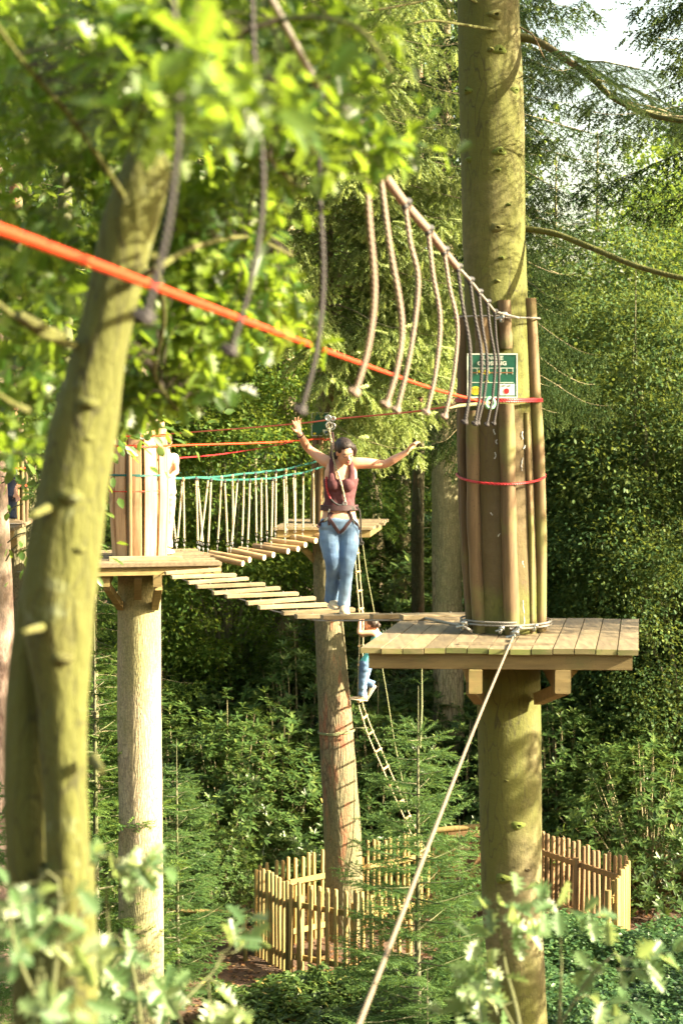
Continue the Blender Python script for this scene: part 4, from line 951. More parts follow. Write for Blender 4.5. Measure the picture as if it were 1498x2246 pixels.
olimb([W(640, 560, 5.9), W(600, 690, 6.0), W(540, 740, 6.2)], .004, .002)
LP = [p for Q in limbs for p in Q]
fol = Fol(); tw = MB(); rs = np.random.RandomState(11)
def sprays(fol, twigs, blobs, T, rs, mindist=False, lean=(0, 0, .35), lsize=(.055, .1), anchors=None, twig_r=.0016, nb=(0.1, -.15, 1.0)):
    for (px, py, Y, rx, ry, dy, n) in blobs:
        for _ in range(n):
            while True:
                a = rs.uniform(-1, 1, 3)
                if (a**2).sum() < 1: break
            Yc = Y+a[1]*dy; p = W(px+a[0]*rx, py+a[2]*ry, Yc)
            if anchors is not None:
                q_ = min(anchors, key=lambda v: (v-p).length_squared)
                if (q_-p).length < .3 and rs.rand() < .35: dirv = (p-q_).normalized(); twigs.tube([q_, lerp(q_, p, .5)+Vector((0, 0, .02)), p], [twig_r*1.4, twig_r, twig_r*.6], 4, cap=False)
                else: dirv = Vector(rs.normal(0, 1, 3)).normalized(); dirv.z = abs(dirv.z)*.2-.2; dirv.normalize()
            else: dirv = (Vector(rs.normal(0, .5, 3))+Vector(lean)).normalized()
            vb = rs.normal(0, .2); m = rs.randint(4, 8); L = rs.uniform(.06, .16); e = p+dirv*L
            twigs.tube([p, e], [twig_r*.7, twig_r*.4], 4, cap=False)
            t = np.linspace(.1, 1, m); P0 = np.array(p)[None]+np.array(dirv)[None]*L*t[:, None]
            th = np.arange(m)*2.4+rs.rand()*6; o1 = np.array(dirv.orthogonal().normalized()); o2 = np.cross(np.array(dirv), o1)
            side = np.cos(th)[:, None]*o1+np.sin(th)[:, None]*o2
            f = unit(side*1.0+np.array(dirv)*.55+np.array([0, 0, -.18])+rs.normal(0, .15, (m, 3)))
            nr = unit(np.array(nb)+rs.normal(0, .45, (m, 3)))
            sc = rs.uniform(lsize[0], lsize[1], m); sc3 = np.stack([sc, sc, sc*(1+rs.uniform(-.4, 1, m))], 1)
            fol.add(T, P0, f, nr, sc3, np.clip(rs.normal(.45, .18, m)+vb, 0, 1))
blobs = [(120, 110, 5.4, 290, 210, .9, 165), (420, 60, 5.3, 260, 150, .8, 120), (700, 110, 5.2, 180, 160, .7, 58), (80, 380, 5.4, 190, 180, .8, 82), (560, 260, 5.4, 190, 150, .7, 75),
         (740, 300, 5.0, 120, 100, .4, 22), (860, 300, 4.8, 50, 50, .2, 5), (60, 620, 5.3, 120, 160, .5, 52), (50, 790, 5.2, 90, 110, .4, 24), (30, 960, 5, 60, 60, .3, 9),
         (440, 500, 5.6, 150, 120, .5, 130), (510, 640, 5.9, 130, 90, .5, 105), (390, 700, 5.6, 85, 95, .4, 75), (330, 850, 5.7, 75, 70, .3, 44), (440, 810, 5.7, 50, 60, .3, 26), (600, 700, 6.2, 60, 40, .3, 18), (300, 740, 5.4, 50, 90, .2, 22),
         (360, 120, 4.05, 110, 130, .2, 46), (330, 270, 4.1, 60, 50, .15, 14), (400, 180, 2.85, 60, 90, .05, 5), (565, 240, 3.6, 60, 110, .1, 8), (690, 250, 4.3, 50, 60, .1, 6),
         (350, -180, 5.2, 500, 190, 1.0, 60), (1150, -330, 5.1, 650, 260, .8, 150), (3000, -1300, 4.6, 650, 280, .9, 230)]  # last two clusters added outside the view to shade the upper leaves
sprays(fol, tw, blobs, T_OAK, rs, anchors=LP, lsize=(.04, .078))
fol.build('foliage', M['l_oak'], oak); tw.build('twigs', M['twig'], oak, smooth=False)

# young oaks reaching up from below the camera
def sapling(lab, stems, blobs, seed, sz, mat=None):
    rs = np.random.RandomState(seed); P0 = stems[0][0][0]; root = thing('oak_sapling', lab, 'sapling', (P0.x, P0.y, gz(P0.x, P0.y)))
    mb = MB(); anc = []
    for S, r0, r1 in stems:
        Q = catmull(S, 5); n = len(Q); mb.tube(Q, [lerp(r0, r1, i/(n-1)) for i in range(n)], 7); anc += Q[n//3:]
    mb.build('stem', M['bark_thin'], root); f = Fol(); t = MB(); sprays(f, t, blobs, T_OAK, rs, anchors=anc, lsize=sz, twig_r=.002, nb=(.35, -.75, .6))
    f.build('foliage', mat or M['l_pale'], root); t.build('twigs', M['bark_thin'], root, smooth=False)
g0 = Vector((X(1150, 6.2), 6.2, 0))
sapling('sunlit pale oak sapling in front of the foot of the near trunk', [([g0, W(1130, 2600, 6.2), W(1142, 2290, 6.2), W(1108, 2120, 6.2), W(1088, 2000, 6.15)], .012, .003),
        ([W(1135, 2270, 6.2), W(1080, 2160, 6.1), W(1062, 2110, 6.1)], .005, .002)],
        [(1090, 1985, 6.15, 35, 28, .06, 3), (1050, 2140, 6.1, 40, 45, .1, 5), (1105, 2060, 6.15, 30, 50, .1, 2), (1130, 2210, 6.2, 50, 40, .15, 1), (1150, 2280, 6.2, 120, 20, .25, 2)], 3, (.06, .1))
g1 = Vector((X(1240, 5.9), 5.9, 0))
sapling('grey green oak sapling at the bottom edge right of the near trunk', [([g1, W(1200, 2700, 5.9), W(1222, 2300, 5.9), W(1230, 2130, 5.9), W(1228, 2030, 5.9)], .01, .002),
        ([W(1222, 2260, 5.9), W(1280, 2160, 5.85), W(1325, 2110, 5.8)], .004, .002)],
        [(1225, 2010, 5.9, 40, 28, .1, 3), (1335, 2110, 5.8, 40, 35, .12, 3), (1235, 2210, 5.9, 90, 30, .2, 1), (1310, 2245, 5.9, 60, 20, .2, 1)], 4, (.055, .09))
g2 = Vector((X(300, 5.4), 5.4, 0))
sapling('pale oak sapling in the bottom left corner before the leaning trunk', [([Vector((X(60, 4.0), 4.0, 0)), W(80, 2700, 4.0), W(110, 2250, 4.0), W(130, 2020, 4.0), W(128, 1930, 4.0)], .012, .003),
        ([W(110, 2250, 4.0), W(40, 2100, 3.9), W(20, 1990, 3.9)], .006, .002)],
        [(80, 1980, 4.0, 60, 50, .12, 4), (30, 2090, 3.95, 60, 70, .2, 6), (140, 2100, 4.05, 40, 40, .15, 2), (100, 2230, 4.0, 150, 30, .3, 5)], 5, (.045, .075))
sapling('bright oak sapling at the foot of the pale tree, bottom left', [([g2, W(300, 2700, 5.4), W(310, 2300, 5.4), W(290, 2120, 5.4), W(262, 2060, 5.4)], .012, .003),
        ([W(310, 2300, 5.4), W(400, 2200, 5.4), W(470, 2130, 5.5)], .006, .002), ([W(240, 2060, 5.3), W(235, 1950, 5.2), W(262, 1880, 5.2)], .004, .002)],
        [(250, 1900, 5.2, 48, 30, .08, 4), (290, 1890, 5.2, 30, 15, .05, 1), (255, 2100, 5.4, 75, 50, .2, 8), (350, 2180, 5.4, 90, 40, .25, 6), (490, 2085, 5.5, 40, 20, .1, 2), (320, 2245, 5.4, 240, 30, .3, 9), (540, 2215, 5.5, 40, 20, .1, 2)], 6, (.05, .09))

# ---------------------------------------------------------------- spruce builder
def spruce_branch(f, wood, rs, P0, az, L, up=.15, droop=.5, lift=.2, hang=.55, tw=.13, T=T_TWIG, step=.11, dens=.07, inner=.12):
    dirh = np.array([math.cos(az), math.sin(az), 0]); n = max(6, int(L/.12)); t = np.linspace(0, 1, n)
    P = np.array(P0)[None]+dirh[None]*(L*t)[:, None]; P[:, 2] += L*(up*t-droop*t**1.6+lift*t**4)
    P[:, :2] += (rs.normal(0, .02, (n, 2))*L).cumsum(0)*.25
    if wood is not None: wood.tube([Vector(p) for p in P[::2]], [max(.003, .011*L**.5*(1-.85*a)) for a in t[::2]], 5, cap=False)
    side = np.array([-math.sin(az), math.cos(az), 0])
    m = int(L*(1-inner)/step)
    for k in range(m):
        tt = inner+(1-inner)*(k+rs.rand())/m; idx = tt*(n-1); i = min(n-2, int(idx)); b = P[i]+(P[i+1]-P[i])*(idx-i); tan = unit(P[i+1]-P[i])
        for s in (-1, 1):
            l = (.26*L*(1-tt)**.8+.16)*rs.uniform(.6, 1.2)
            q = max(2, int(l/dens)); u = (np.arange(q)+.5)/q
            d0 = unit(tan*.6+side*s*.8); 
            S = b[None]+d0[None]*(l*u)[:, None]; S[:, 2] -= hang*l*u**1.5
            tn = unit(d0[None]+np.stack([0*u, 0*u, -hang*1.5*u**.5], 1))
            for s2 in (-1, 1):
                sd = unit(np.cross(tn, np.array([0, 0, 1.0]))+1e-6)*s2
                fw = unit(tn*.8+sd*.75+rs.normal(0, .18, (q, 3))+np.array([0, 0, -.25*hang]))
                f.add(T, S, fw, unit(np.array([0, 0, 1.])+rs.normal(0, .4, (q, 3))), tw*rs.uniform(.7, 1.25, q), np.clip(.35+.4*u+rs.normal(0, .16, q), 0, 1))
            f.add(T, S[-1:], tn[-1:], np.array([[0, 0, 1.]]), np.array([tw*1.3]), np.array([.9]))
    f.add(T, P[-1:], (P[-1]-P[-2])[None], np.array([[0, 0, 1.]]), np.array([tw*1.5]), np.array([.95]))
def spruce_mesh(seed, H, R, z0, nb, ztop=None, **kw):
    rs = np.random.RandomState(seed); f = Fol(); wd = MB(); top = ztop or H
    for i in range(nb):
        z = z0+(top-z0)*((i+rs.rand())/nb); prof = max(.05, 1-(z-z0)/(H-z0))**.75*min(1, .6+(z-z0)/2.5)
        L = R*prof*rs.uniform(.65, 1.12)
        if L < .2: continue
        spruce_branch(f, wd, rs, (0, 0, z), i*2.399+rs.uniform(-.3, .3), L, up=.2*rs.uniform(.3, 1.3), **kw)
    return f, wd
PROTO = {}
def make_proto(key, f, wd, leafmat, barkmat, H, r0, lean=0, nseg=14):
    """crown, limbs and trunk as unlinked prototypes sharing mesh data"""
    a = f.build('crown', leafmat, local=True)
    b = wd.build('limbs', barkmat, smooth=False)
    mb = MB(); pts = [Vector((lean*math.sin(i/nseg*2.2), lean*.5*math.cos(i/nseg*3)-lean*.5, H*i/nseg-.1)) for i in range(nseg+1)]
    mb.tube(pts, [r0*(1-.92*i/nseg)*(1.25 if i == 0 else 1) for i in range(nseg+1)], 14, jit=.08)
    c = mb.build('trunk', barkmat)
    for o in (a, b, c): COL.objects.unlink(o)
    PROTO[key] = (a, b, c)
def plant(key, name, lab, cat, px, Y, rz=0, sc=1, group=None, z=None, sz=None, trunk=True, mat=None):
    x = X(px, Y); g = gz(x, Y)-.03; root = thing(name, lab, cat, (x, Y, g), group); dz_ = 0 if z is None else z-g
    s = (sc, sc, sz or sc)
    for o, nm in zip(PROTO[key], ('crown', 'limbs', 'trunk')):
        if nm == 'trunk' and dz_ > .3:                     # a taller bare foot: one trunk from the ground up
            H_ = max(v.co.z for v in o.data.vertices)*s[2]+dz_; r0_ = max(v.co.x for v in o.data.vertices)*sc*.85
            mb = MB(); mb.tube([Vector((x, Y, g-.1+H_*k/14)) for k in range(15)], [r0_*(1.15 if k == 0 else 1)*(1-.93*k/14) for k in range(15)], 14, jit=.08); mb.build('trunk', o.data.materials[0], root); continue
        c_ = put(o, root, (0, 0, dz_), rz, s, nm)
        if mat and nm == 'crown': c_.material_slots[0].link = 'OBJECT'; c_.material_slots[0].material = M[mat]
    return root

f, wd = spruce_mesh(1, 21, 3.3, 2.2, 120, ztop=16.5, droop=.55, lift=.22, hang=.8, tw=.17, T=T_TWIG, step=.13, dens=.095)
make_proto('spruce', f, wd, M['l_spruce'], M['bark_far'], 21, .24)
f, wd = spruce_mesh(2, 14, 2.6, .8, 105, droop=.35, lift=.15, hang=.45, tw=.16, T=T_TWIG, step=.13, dens=.095)
make_proto('bluespruce', f, wd, M['l_spruce_blue'], M['bark_far'], 14, .18)
f, wd = spruce_mesh(3, 4.6, 1.25, .15, 78, droop=.02, lift=.12, hang=.12, tw=.12, T=T_TWIG_M, step=.08, dens=.055)
# leader shoot
make_proto('youngspruce', f, wd, M['l_fresh'], M['bark_thin'], 4.75, .05)

# crown of the middle tree: sunlit hanging sprays on its right side above the woman
rs = np.random.RandomState(21); f = Fol(); wd = MB()
for i in range(120):
    z = 6.9+10.5*((i+rs.rand())/120); c, rr = path_at(MQ, MR, z); az = i*2.399+rs.uniform(-.3, .3)
    if z < 9.2 and math.cos(az) < .1: az = rs.uniform(-1.4, .9)
    prof = min(1, .5+(z-6.9)/4)*(1 if z < 13 else max(.2, 1-(z-13)/6))
    spruce_branch(f, wd, rs, (c.x, c.y, z), az, 2.5*prof*rs.uniform(.55, 1.1), up=.1, droop=.5, lift=.22, hang=1.0, tw=.19, T=T_FINGER, step=.15, dens=.1)
for i in range(30):
    py = 330+i*18+rs.uniform(-12, 12); z = W(720, py, 26).z+.35; c, rr = path_at(MQ, MR, z); az = rs.choice([rs.uniform(-1.5, .1), rs.uniform(-2.4, -1.2)], p=[.7, .3])
    spruce_branch(f, wd, rs, (c.x, c.y, z), az, rs.uniform(1.2, 2.1), up=.15, droop=.45, lift=.12, hang=.75, tw=.2, T=T_FAT, step=.13, dens=.1, inner=.3)
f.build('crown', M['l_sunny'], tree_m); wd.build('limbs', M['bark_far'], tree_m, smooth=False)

# boughs of the near tree, to the right and above the picture
rs = np.random.RandomState(22); f = Fol(); wd = MB()
for i in range(10):
    p = up1[int(len(up1)*(.25+.07*i))]; 
    spruce_branch(f, wd, rs, tuple(p), -.6+rs.uniform(-1.6, 1.6), rs.uniform(.5, .9), up=.1, droop=.4, lift=.1, hang=.5, tw=.08, T=T_NEEDLE, step=.06, dens=.035)
for i in range(64):
    z = 10.9+5*((i+rs.rand())/64); c, rr = path_at(RQ, RR, z); az = rs.uniform(-1.25, 1.0) if i % 3 else rs.uniform(0, 6.28)
    if math.sin(az) < -.2 and math.cos(az) < .3: az = -az
    spruce_branch(f, wd, rs, (c.x, c.y, z), az, rs.uniform(2.0, 3.4), up=.12, droop=.52, lift=.16, hang=.5, tw=.13, T=T_TWIG_M, step=.12, dens=.07, inner=.3)
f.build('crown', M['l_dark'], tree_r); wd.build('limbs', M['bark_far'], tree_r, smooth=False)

# crown of the pale tree, high up
rs = np.random.RandomState(23); f = Fol(); wd = MB()
for i in range(36):
    z = 12.5+7*((i+rs.rand())/36); c, rr = path_at(LQ, LR, z)
    spruce_branch(f, wd, rs, (c.x, c.y, z), i*2.399, 2.2*rs.uniform(.6, 1.1), up=.1, droop=.4, lift=.2, hang=.7, tw=.15, T=T_TWIG, step=.13, dens=.09)
f.build('crown', M['l_spruce'], tree_l); wd.build('limbs', M['bark_far'], tree_l, smooth=False)

# ---------------------------------------------------------------- broad leaved trees and shrubs
def broad_mesh(seed, H, R, z0, nclump, nleaf, lsize, T=T_QUAD, flat=.55, clump=.55, hollow=.35):
    rs = np.random.RandomState(seed); f = Fol(); wd = MB()
    C = []
    for i in range(nclump):
        u = rs.rand()**.55; th = rs.uniform(0, 6.28); zz = rs.uniform(-1, 1); hr = math.sqrt(1-zz*zz)*(1-.15*rs.rand())
        rad = (hollow+(1-hollow)*u); lump = 1+.3*noise.noise(Vector((math.cos(th)*1.5+seed, math.sin(th)*1.5, zz*1.5)))
        C.append((hr*math.cos(th)*R*rad*lump, hr*math.sin(th)*R*rad*lump, z0+(H-z0)*(.5+.5*zz*rad*lump)))
    C = np.array(C)
    for c in C:
        q = rs.randint(int(nleaf*.5), int(nleaf*1.5)); r_ = clump*rs.uniform(.55, 1.3)
        P = c[None]+rs.normal(0, 1, (q, 3))*np.array([r_*.5, r_*.5, r_*.5*flat])
        base = rs.normal(0, .16); out = unit(P-c[None]); fw = unit(out+rs.normal(0, .5, (q, 3))+np.array([0, 0, -.35])); nr = unit(np.array([0, 0, 1.])+rs.normal(0, .5, (q, 3)))
        f.add(T, P, fw, nr, rs.uniform(lsize[0], lsize[1], q), np.clip(rs.normal(.47+base, .2, q), 0, 1))
    k = 26
    for i in rs.choice(nclump, min(k*2, nclump), replace=False):
        c = Vector(C[i]); b = Vector((c.x*.08, c.y*.08, max(.2, z0*.7+(c.z-z0)*.45))); m_ = lerp(b, c, .5)+Vector((0, 0, .12*H*.1))
        wd.tube(catmull([b, m_, c], 3), [.03, .028, .025, .02, .014, .01, .006][:7], 5, cap=False)
    return f, wd
f, wd = broad_mesh(31, 11, 3.0, 1.6, 420, 190, (.055, .105), T_LEAF); make_proto('broad', f, wd, M['l_broad'], M['bark_thin'], 9.5, .12, .25)
f, wd = broad_mesh(32, 10, 2.4, 1.0, 260, 260, (.055, .1), T_LEAF, .6, .62); make_proto('birch', f, wd, M['l_birch'], M['bark_thin'], 9.5, .07, .3)
f, wd = broad_mesh(33, 3.2, 1.6, .1, 240, 110, (.05, .09), T_QUAD, .7, .4); make_proto('shrub', f, wd, M['l_broad'], M['bark_thin'], 2.4, .04, .1)
def rhodo_mesh(seed, R, H, n):
    rs = np.random.RandomState(seed); f = Fol(); wd = MB()
    for k in range(n):
        th = rs.uniform(0, 6.28); cz_ = rs.rand()**.8; hr = math.sqrt(max(0, 1-cz_*cz_)); d = rs.uniform(.72, 1.0)**.7 if k % 4 else rs.uniform(.35, .8)
        lump = 1+.34*noise.noise(Vector((math.cos(th)*hr*2.2+seed, math.sin(th)*hr*2.2, cz_*2.2)))+.12*noise.noise(Vector((math.cos(th)*hr*6, math.sin(th)*hr*6, cz_*6+seed)))
        p = np.array([hr*math.cos(th)*R, hr*math.sin(th)*R, cz_*H])*d*lump; p[2] += .1
        ax = unit(np.array([hr*math.cos(th)*.6, hr*math.sin(th)*.6, .75+cz_*.3])+rs.normal(0, .15, 3)); m = rs.randint(6, 10)
        o1 = unit(np.cross(ax, [0.3, .1, 1])); o2 = np.cross(ax, o1); a = np.arange(m)*6.283/m+rs.rand()*6
        rd = np.cos(a)[:, None]*o1+np.sin(a)[:, None]*o2; el = rs.uniform(-.15, .75)
        f.add(T_LONG, np.tile(p, (m, 1))+ax*rs.uniform(-.03, .03, (m, 1)), unit(rd+ax*el+rs.normal(0, .1, (m, 3))), unit(ax[None]-rd*.3), rs.uniform(.085, .15, m),
              np.clip(rs.normal(.42, .2, m)+(.15 if el > .45 else 0), 0, 1 if rs.rand() < .06 else .9))
        if k % 9 == 0: wd.tube([Vector((p[0]*.1, p[1]*.1, 0)), Vector((p[0]*.6, p[1]*.6, p[2]*.55)), Vector(p)], [.022, .013, .006], 4, cap=False)
    return f, wd
for i, (s, R_, H_) in enumerate([(41, 1.7, 2.5), (42, 1.5, 2.9), (43, 1.9, 2.1)]):
    f, wd = rhodo_mesh(s, R_, H_, 1500); make_proto('rhodo%d' % i, f, wd, M['l_rhodo'], M['bark_far'], .8, .04, 0, 4)

# named trees of the wood behind
G = 'spruces standing in the wood behind the ropes course'
def bare_trunk(parent_lab, rows, Y, mat, name='spruce_tree', cat='tree', dead=0, seed=0, crown=None, zb=None):
    Q, R = trunk_path(rows, Y, 4, 0 if zb is None else zb, 1.15); root = thing(name, parent_lab, cat, (Q[0].x, Y, 0))
    mb = MB(); q, r = resample(Q, R, .25); trunk_mesh(mb, q, r, 22, .05, .03); mb.build('trunk', mat, root)
    r3 = random.Random(seed)
    for i in range(dead):
        z = r3.uniform(2.5, 9); c, rr = path_at(Q, R, z); az = r3.uniform(-3.14, 3.14); L = r3.uniform(.4, 1.3)*(1 if dead > 5 else .4); d = Vector((math.cos(az), math.sin(az), r3.uniform(-.3, .35)))
        mb = MB(); P = catmull([c+d*rr*.5, c+d*L*.5+Vector((0, 0, .05)), c+d*L+Vector((0, 0, -.1+r3.uniform(-.2, .2)))], 4); mb.tube(P, [lerp(.012, .004, k/(len(P)-1)) for k in range(len(P))], 5)
        for k in range(3): a = P[r3.randint(3, len(P)-1)]; mb.tube([a, a+Vector((r3.uniform(-.25, .25), r3.uniform(-.2, .2), r3.uniform(-.15, .2)))], [.005, .002], 4)
        mb.build('dead_branch', M['bark_thin'], root)
    if crown:
        key, z, rz, sc = crown; c, rr = path_at(Q, R, z+3)
        for o, nm in zip(PROTO[key][:2], ('crown', 'limbs')): c_ = put(o, root, (c.x-Q[0].x, 0, z), rz, sc, nm)
        for o in root.children:
            if o.name.startswith('crown'): o.material_slots[0].link = 'OBJECT'; o.material_slots[0].material = M['l_dark']
    return root, Q, R
bare_trunk('thick scaly trunk between the woman and the near trunk', [(950, 1020, 1700), (949, 1018, 1500), (947, 1012, 1300), (946, 1008, 1100), (946, 1002, 900), (950, 998, 650), (958, 990, 300), (965, 985, -200)], 33, M['bark_far'], dead=16, seed=3, crown=('spruce', 8.0, 1.0, 1))
bare_trunk('slim trunk with sunlit patches right of the raised left hand', [(903, 932, 1500), (902, 930, 1250), (904, 931, 1000), (907, 932, 800), (910, 930, 500), (912, 926, 100)], 38, M['bark_mid'], dead=14, seed=4)
bare_trunk('pale distant trunk behind the left hand of the woman', [(868, 902, 1500), (868, 900, 1250), (870, 900, 1000), (873, 898, 700), (876, 894, 200)], 43, M['bark_far'], dead=8, seed=5)
bare_trunk('dark distant trunk above the log step bridge', [(603, 655, 1500), (603, 652, 1200), (604, 650, 900), (607, 648, 700), (610, 645, 300), (614, 640, -100)], 36, M['bark_far'], dead=6, seed=6, crown=('spruce', 8.5, .4, .9))
bare_trunk('thin crooked trunk in the leaves at right', [(1414, 1440, 1990), (1415, 1438, 1750), (1408, 1430, 1500), (1402, 1424, 1250), (1410, 1426, 1100), (1406, 1420, 950), (1395, 1408, 850)], 32.0, M['bark_thin'], 'birch_tree', dead=3, seed=7)
bare_trunk('rusty leaning sapling trunk at the right edge', [(1460, 1474, 1990), (1470, 1482, 1800), (1480, 1490, 1600), (1484, 1492, 1300)], 32.5, M['bark_mid'], 'birch_tree', dead=3, seed=8)
rp, PQ, PR = bare_trunk('pinkish trunk with dead twigs at the left edge', [(-45, 48, 1750), (-38, 36, 1500), (-28, 30, 1330), (-22, 24, 1200), (-20, 18, 1080), (-20, 14, 1000), (-22, 10, 900), (-25, 8, 700), (-28, 5, 300)], 17, M['bark_pink'], dead=0)
for a, b in [((5, 1060), (50, 1045)), ((12, 1130), (52, 1105)), ((18, 1190), (58, 1168)), ((14, 1230), (40, 1195)), ((5, 1045), (60, 1070)), ((30, 1265), (48, 1255)), ((2, 960), (35, 940))]:
    A = W(*a, 16.85); B = W(*b, 16.6); mb = MB(); mb.tube(catmull([A, lerp(A, B, .5)+Vector((0, 0, .02)), B], 3), .006, 5); mb.build('dead_branch', M['bark_thin'], rp)
plant('spruce', 'spruce_tree', 'sunlit spruce behind the oak leaves, upper left', 'tree', 330, 34, 2.2, .95, G, z=4.5)
plant('spruce', 'spruce_tree', 'spruce beyond the leaning oak at far left', 'tree', 60, 33, 3.9, .9, G)
plant('spruce', 'spruce_tree', 'spruce filling the gap between the middle trunk and the slim trunk', 'tree', 815, 41, 5.1, 1.05, G, z=3)
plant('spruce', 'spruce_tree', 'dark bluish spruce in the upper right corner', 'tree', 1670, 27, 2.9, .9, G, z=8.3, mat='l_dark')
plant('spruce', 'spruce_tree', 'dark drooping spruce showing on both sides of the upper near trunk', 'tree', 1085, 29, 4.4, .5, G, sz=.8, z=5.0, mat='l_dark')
plant('spruce', 'spruce_tree', 'unseen spruce added beyond the right border to shade the deck with the green sign', 'tree', 2700, 14.4, 2.0, .9, G, z=2.4)  # stands out of view, added as a sun blocker for the near tree
plant('bluespruce', 'spruce_tree', 'green spruce close behind the near trunk on its right', 'tree', 1215, 37, 1.3, .83, G)
plant('bluespruce', 'spruce_tree', 'short spruce below the sky gap at right', 'tree', 1305, 44, 2.2, .9, G)
plant('bluespruce', 'spruce_tree', 'dense spruce beneath the log step bridge', 'tree', 560, 39, 3.3, .6, G)
plant('bluespruce', 'spruce_tree', 'spruce between the leaning oak and the pale tree', 'tree', 205, 28, 4.3, .5, G, mat='l_spruce')
plant('bluespruce', 'spruce_tree', 'spruce far back between two trunks', 'tree', 1080, 40, 5.3, .9, G)
for i, (x_, Y) in enumerate([(10.6, 33.5), (9.6, 37.5), (8.2, 31.8)]):  # out of view, added only to cast shade on the right background
    plant('bluespruce', 'spruce_tree', 'unseen spruce added beyond the right border of the view to shade the birches', 'tree', 749+x_/Y*F, Y, i*2.1, (.98, .93, .85)[i], 'unseen spruces added beyond the right border for shade')
G2 = 'broad leaved trees in the wood behind'
plant('broad', 'maple_tree', 'tree with broad leaves behind the red lines, centre left', 'tree', 520, 44, .5, 1.05, G2)
plant('broad', 'maple_tree', 'leafy tree behind the head of the woman', 'tree', 760, 47, 2.5, 1.0, G2)
plant('broad', 'maple_tree', 'leafy tree far left beyond the sunlit deck', 'tree', 260, 42, 4.0, 1.1, G2)
plant('broad', 'maple_tree', 'bright leafy tree at the right edge, mid height', 'tree', 1530, 43, 1.2, 1.1, G2)
plant('broad', 'maple_tree', 'sunny leafy tree left of the dark distant trunk', 'tree', 500, 35, 5.2, .88, G2, mat='l_far')
f, wd = broad_mesh(35, 15, 1.35, 6.8, 330, 60, (.055, .1), T_LEAF, .6, .42)
lt_ = thing('hazel_tree', 'bright small leaved tree behind the leaning oak at left', 'tree', (X(130, 12), 12, 0)); 
o_ = f.build('crown', M['l_broad'], local=True); o_.parent = lt_
mb = MB(); mb.tube(catmull([Vector((-.1, .1, -.1)), Vector((0, 0, 5)), Vector((.05, 0, 9)), Vector((0, .05, 14))], 5), [.09-.0052*i for i in range(16)], 12, jit=.1); o_ = mb.build('trunk', M['bark_thin']); o_.parent = lt_
plant('birch', 'birch_tree', 'fine leaved birch right of the near trunk', 'tree', 1290, 35.5, .3, .98, G2)
plant('birch', 'birch_tree', 'fine leaved birch round the thin crooked trunk', 'tree', 1390, 33.2, 2.3, .98, G2)
plant('birch', 'birch_tree', 'fine leaved birch behind the right hand picket fence', 'tree', 1240, 36, 4.3, .8, G2)
plant('birch', 'birch_tree', 'fine leaved birch in the lower right corner of the wood', 'tree', 1500, 32, 5.3, .8, G2)
plant('birch', 'birch_tree', 'fine leaved birch seen between the two far trunks', 'tree', 890, 46, 1.3, .9, G2)
G3 = 'young spruces among the shrubs'
ys = plant('youngspruce', 'young_spruce', 'young spruce with a bare tip in front of the picket fence', 'young tree', 918, 21.5, .4, 1, G3, z=gz(.8, 21.5), sz=.93)
plant('youngspruce', 'young_spruce', 'young spruce right of the foot of the pale tree', 'young tree', 385, 24.6, 1.9, .72, G3)
plant('youngspruce', 'young_spruce', 'young spruce left of the pale trunk', 'young tree', 205, 23.5, 3.1, 1.1, G3, mat='l_spruce')
plant('youngspruce', 'young_spruce', 'bright young spruce at the left edge', 'young tree', -45, 15.5, 4.6, 1.1, G3)
plant('youngspruce', 'young_spruce', 'small spruce among the shrubs right of the young one with a bare tip', 'young tree', 1010, 22.3, 5.2, .6, G3)
plant('youngspruce', 'young_spruce', 'tiny spruce at the bottom edge left of the near trunk', 'young tree', 940, 19.6, 2.2, .42, G3)
mb = MB(); a = W(921, 1640, 21.5); b = W(925, 1462, 21.5); mb.tube([a, lerp(a, b, .5)+Vector((.01, 0, 0)), b], [.013, .01, .005], 6); mb.build('leader_shoot', M['rope_moss'], ys)
f = Fol(); rs = np.random.RandomState(9); m = 22; t = np.linspace(0, 1, m); a_ = np.array(a); b_ = np.array(b); th = np.arange(m)*2.4
f.add(T_NEEDLE, a_+(b_-a_)*t[:, None], np.stack([np.cos(th)*.6, np.sin(th)*.6, np.ones(m)*.9], 1), np.stack([np.sin(th), -np.cos(th), 0*th], 1), np.full(m, .05), rs.rand(m))
for py, mm, L in ((1466, 6, .14), (1612, 7, .26), (1500, 2, .1)):
    c = np.array(W(922, py, 21.5)); th = np.arange(mm)*6.28/mm+.3
    f.add(T_NEEDLE, np.tile(c, (mm, 1)), np.stack([np.cos(th), np.sin(th), np.full(mm, .75)], 1), np.stack([np.sin(th), -np.cos(th), 0*th], 1), np.full(mm, L), np.full(mm, .9))
f.build('top_shoots', M['l_fresh'], ys)
G4 = 'rhododendron bushes under the trees'
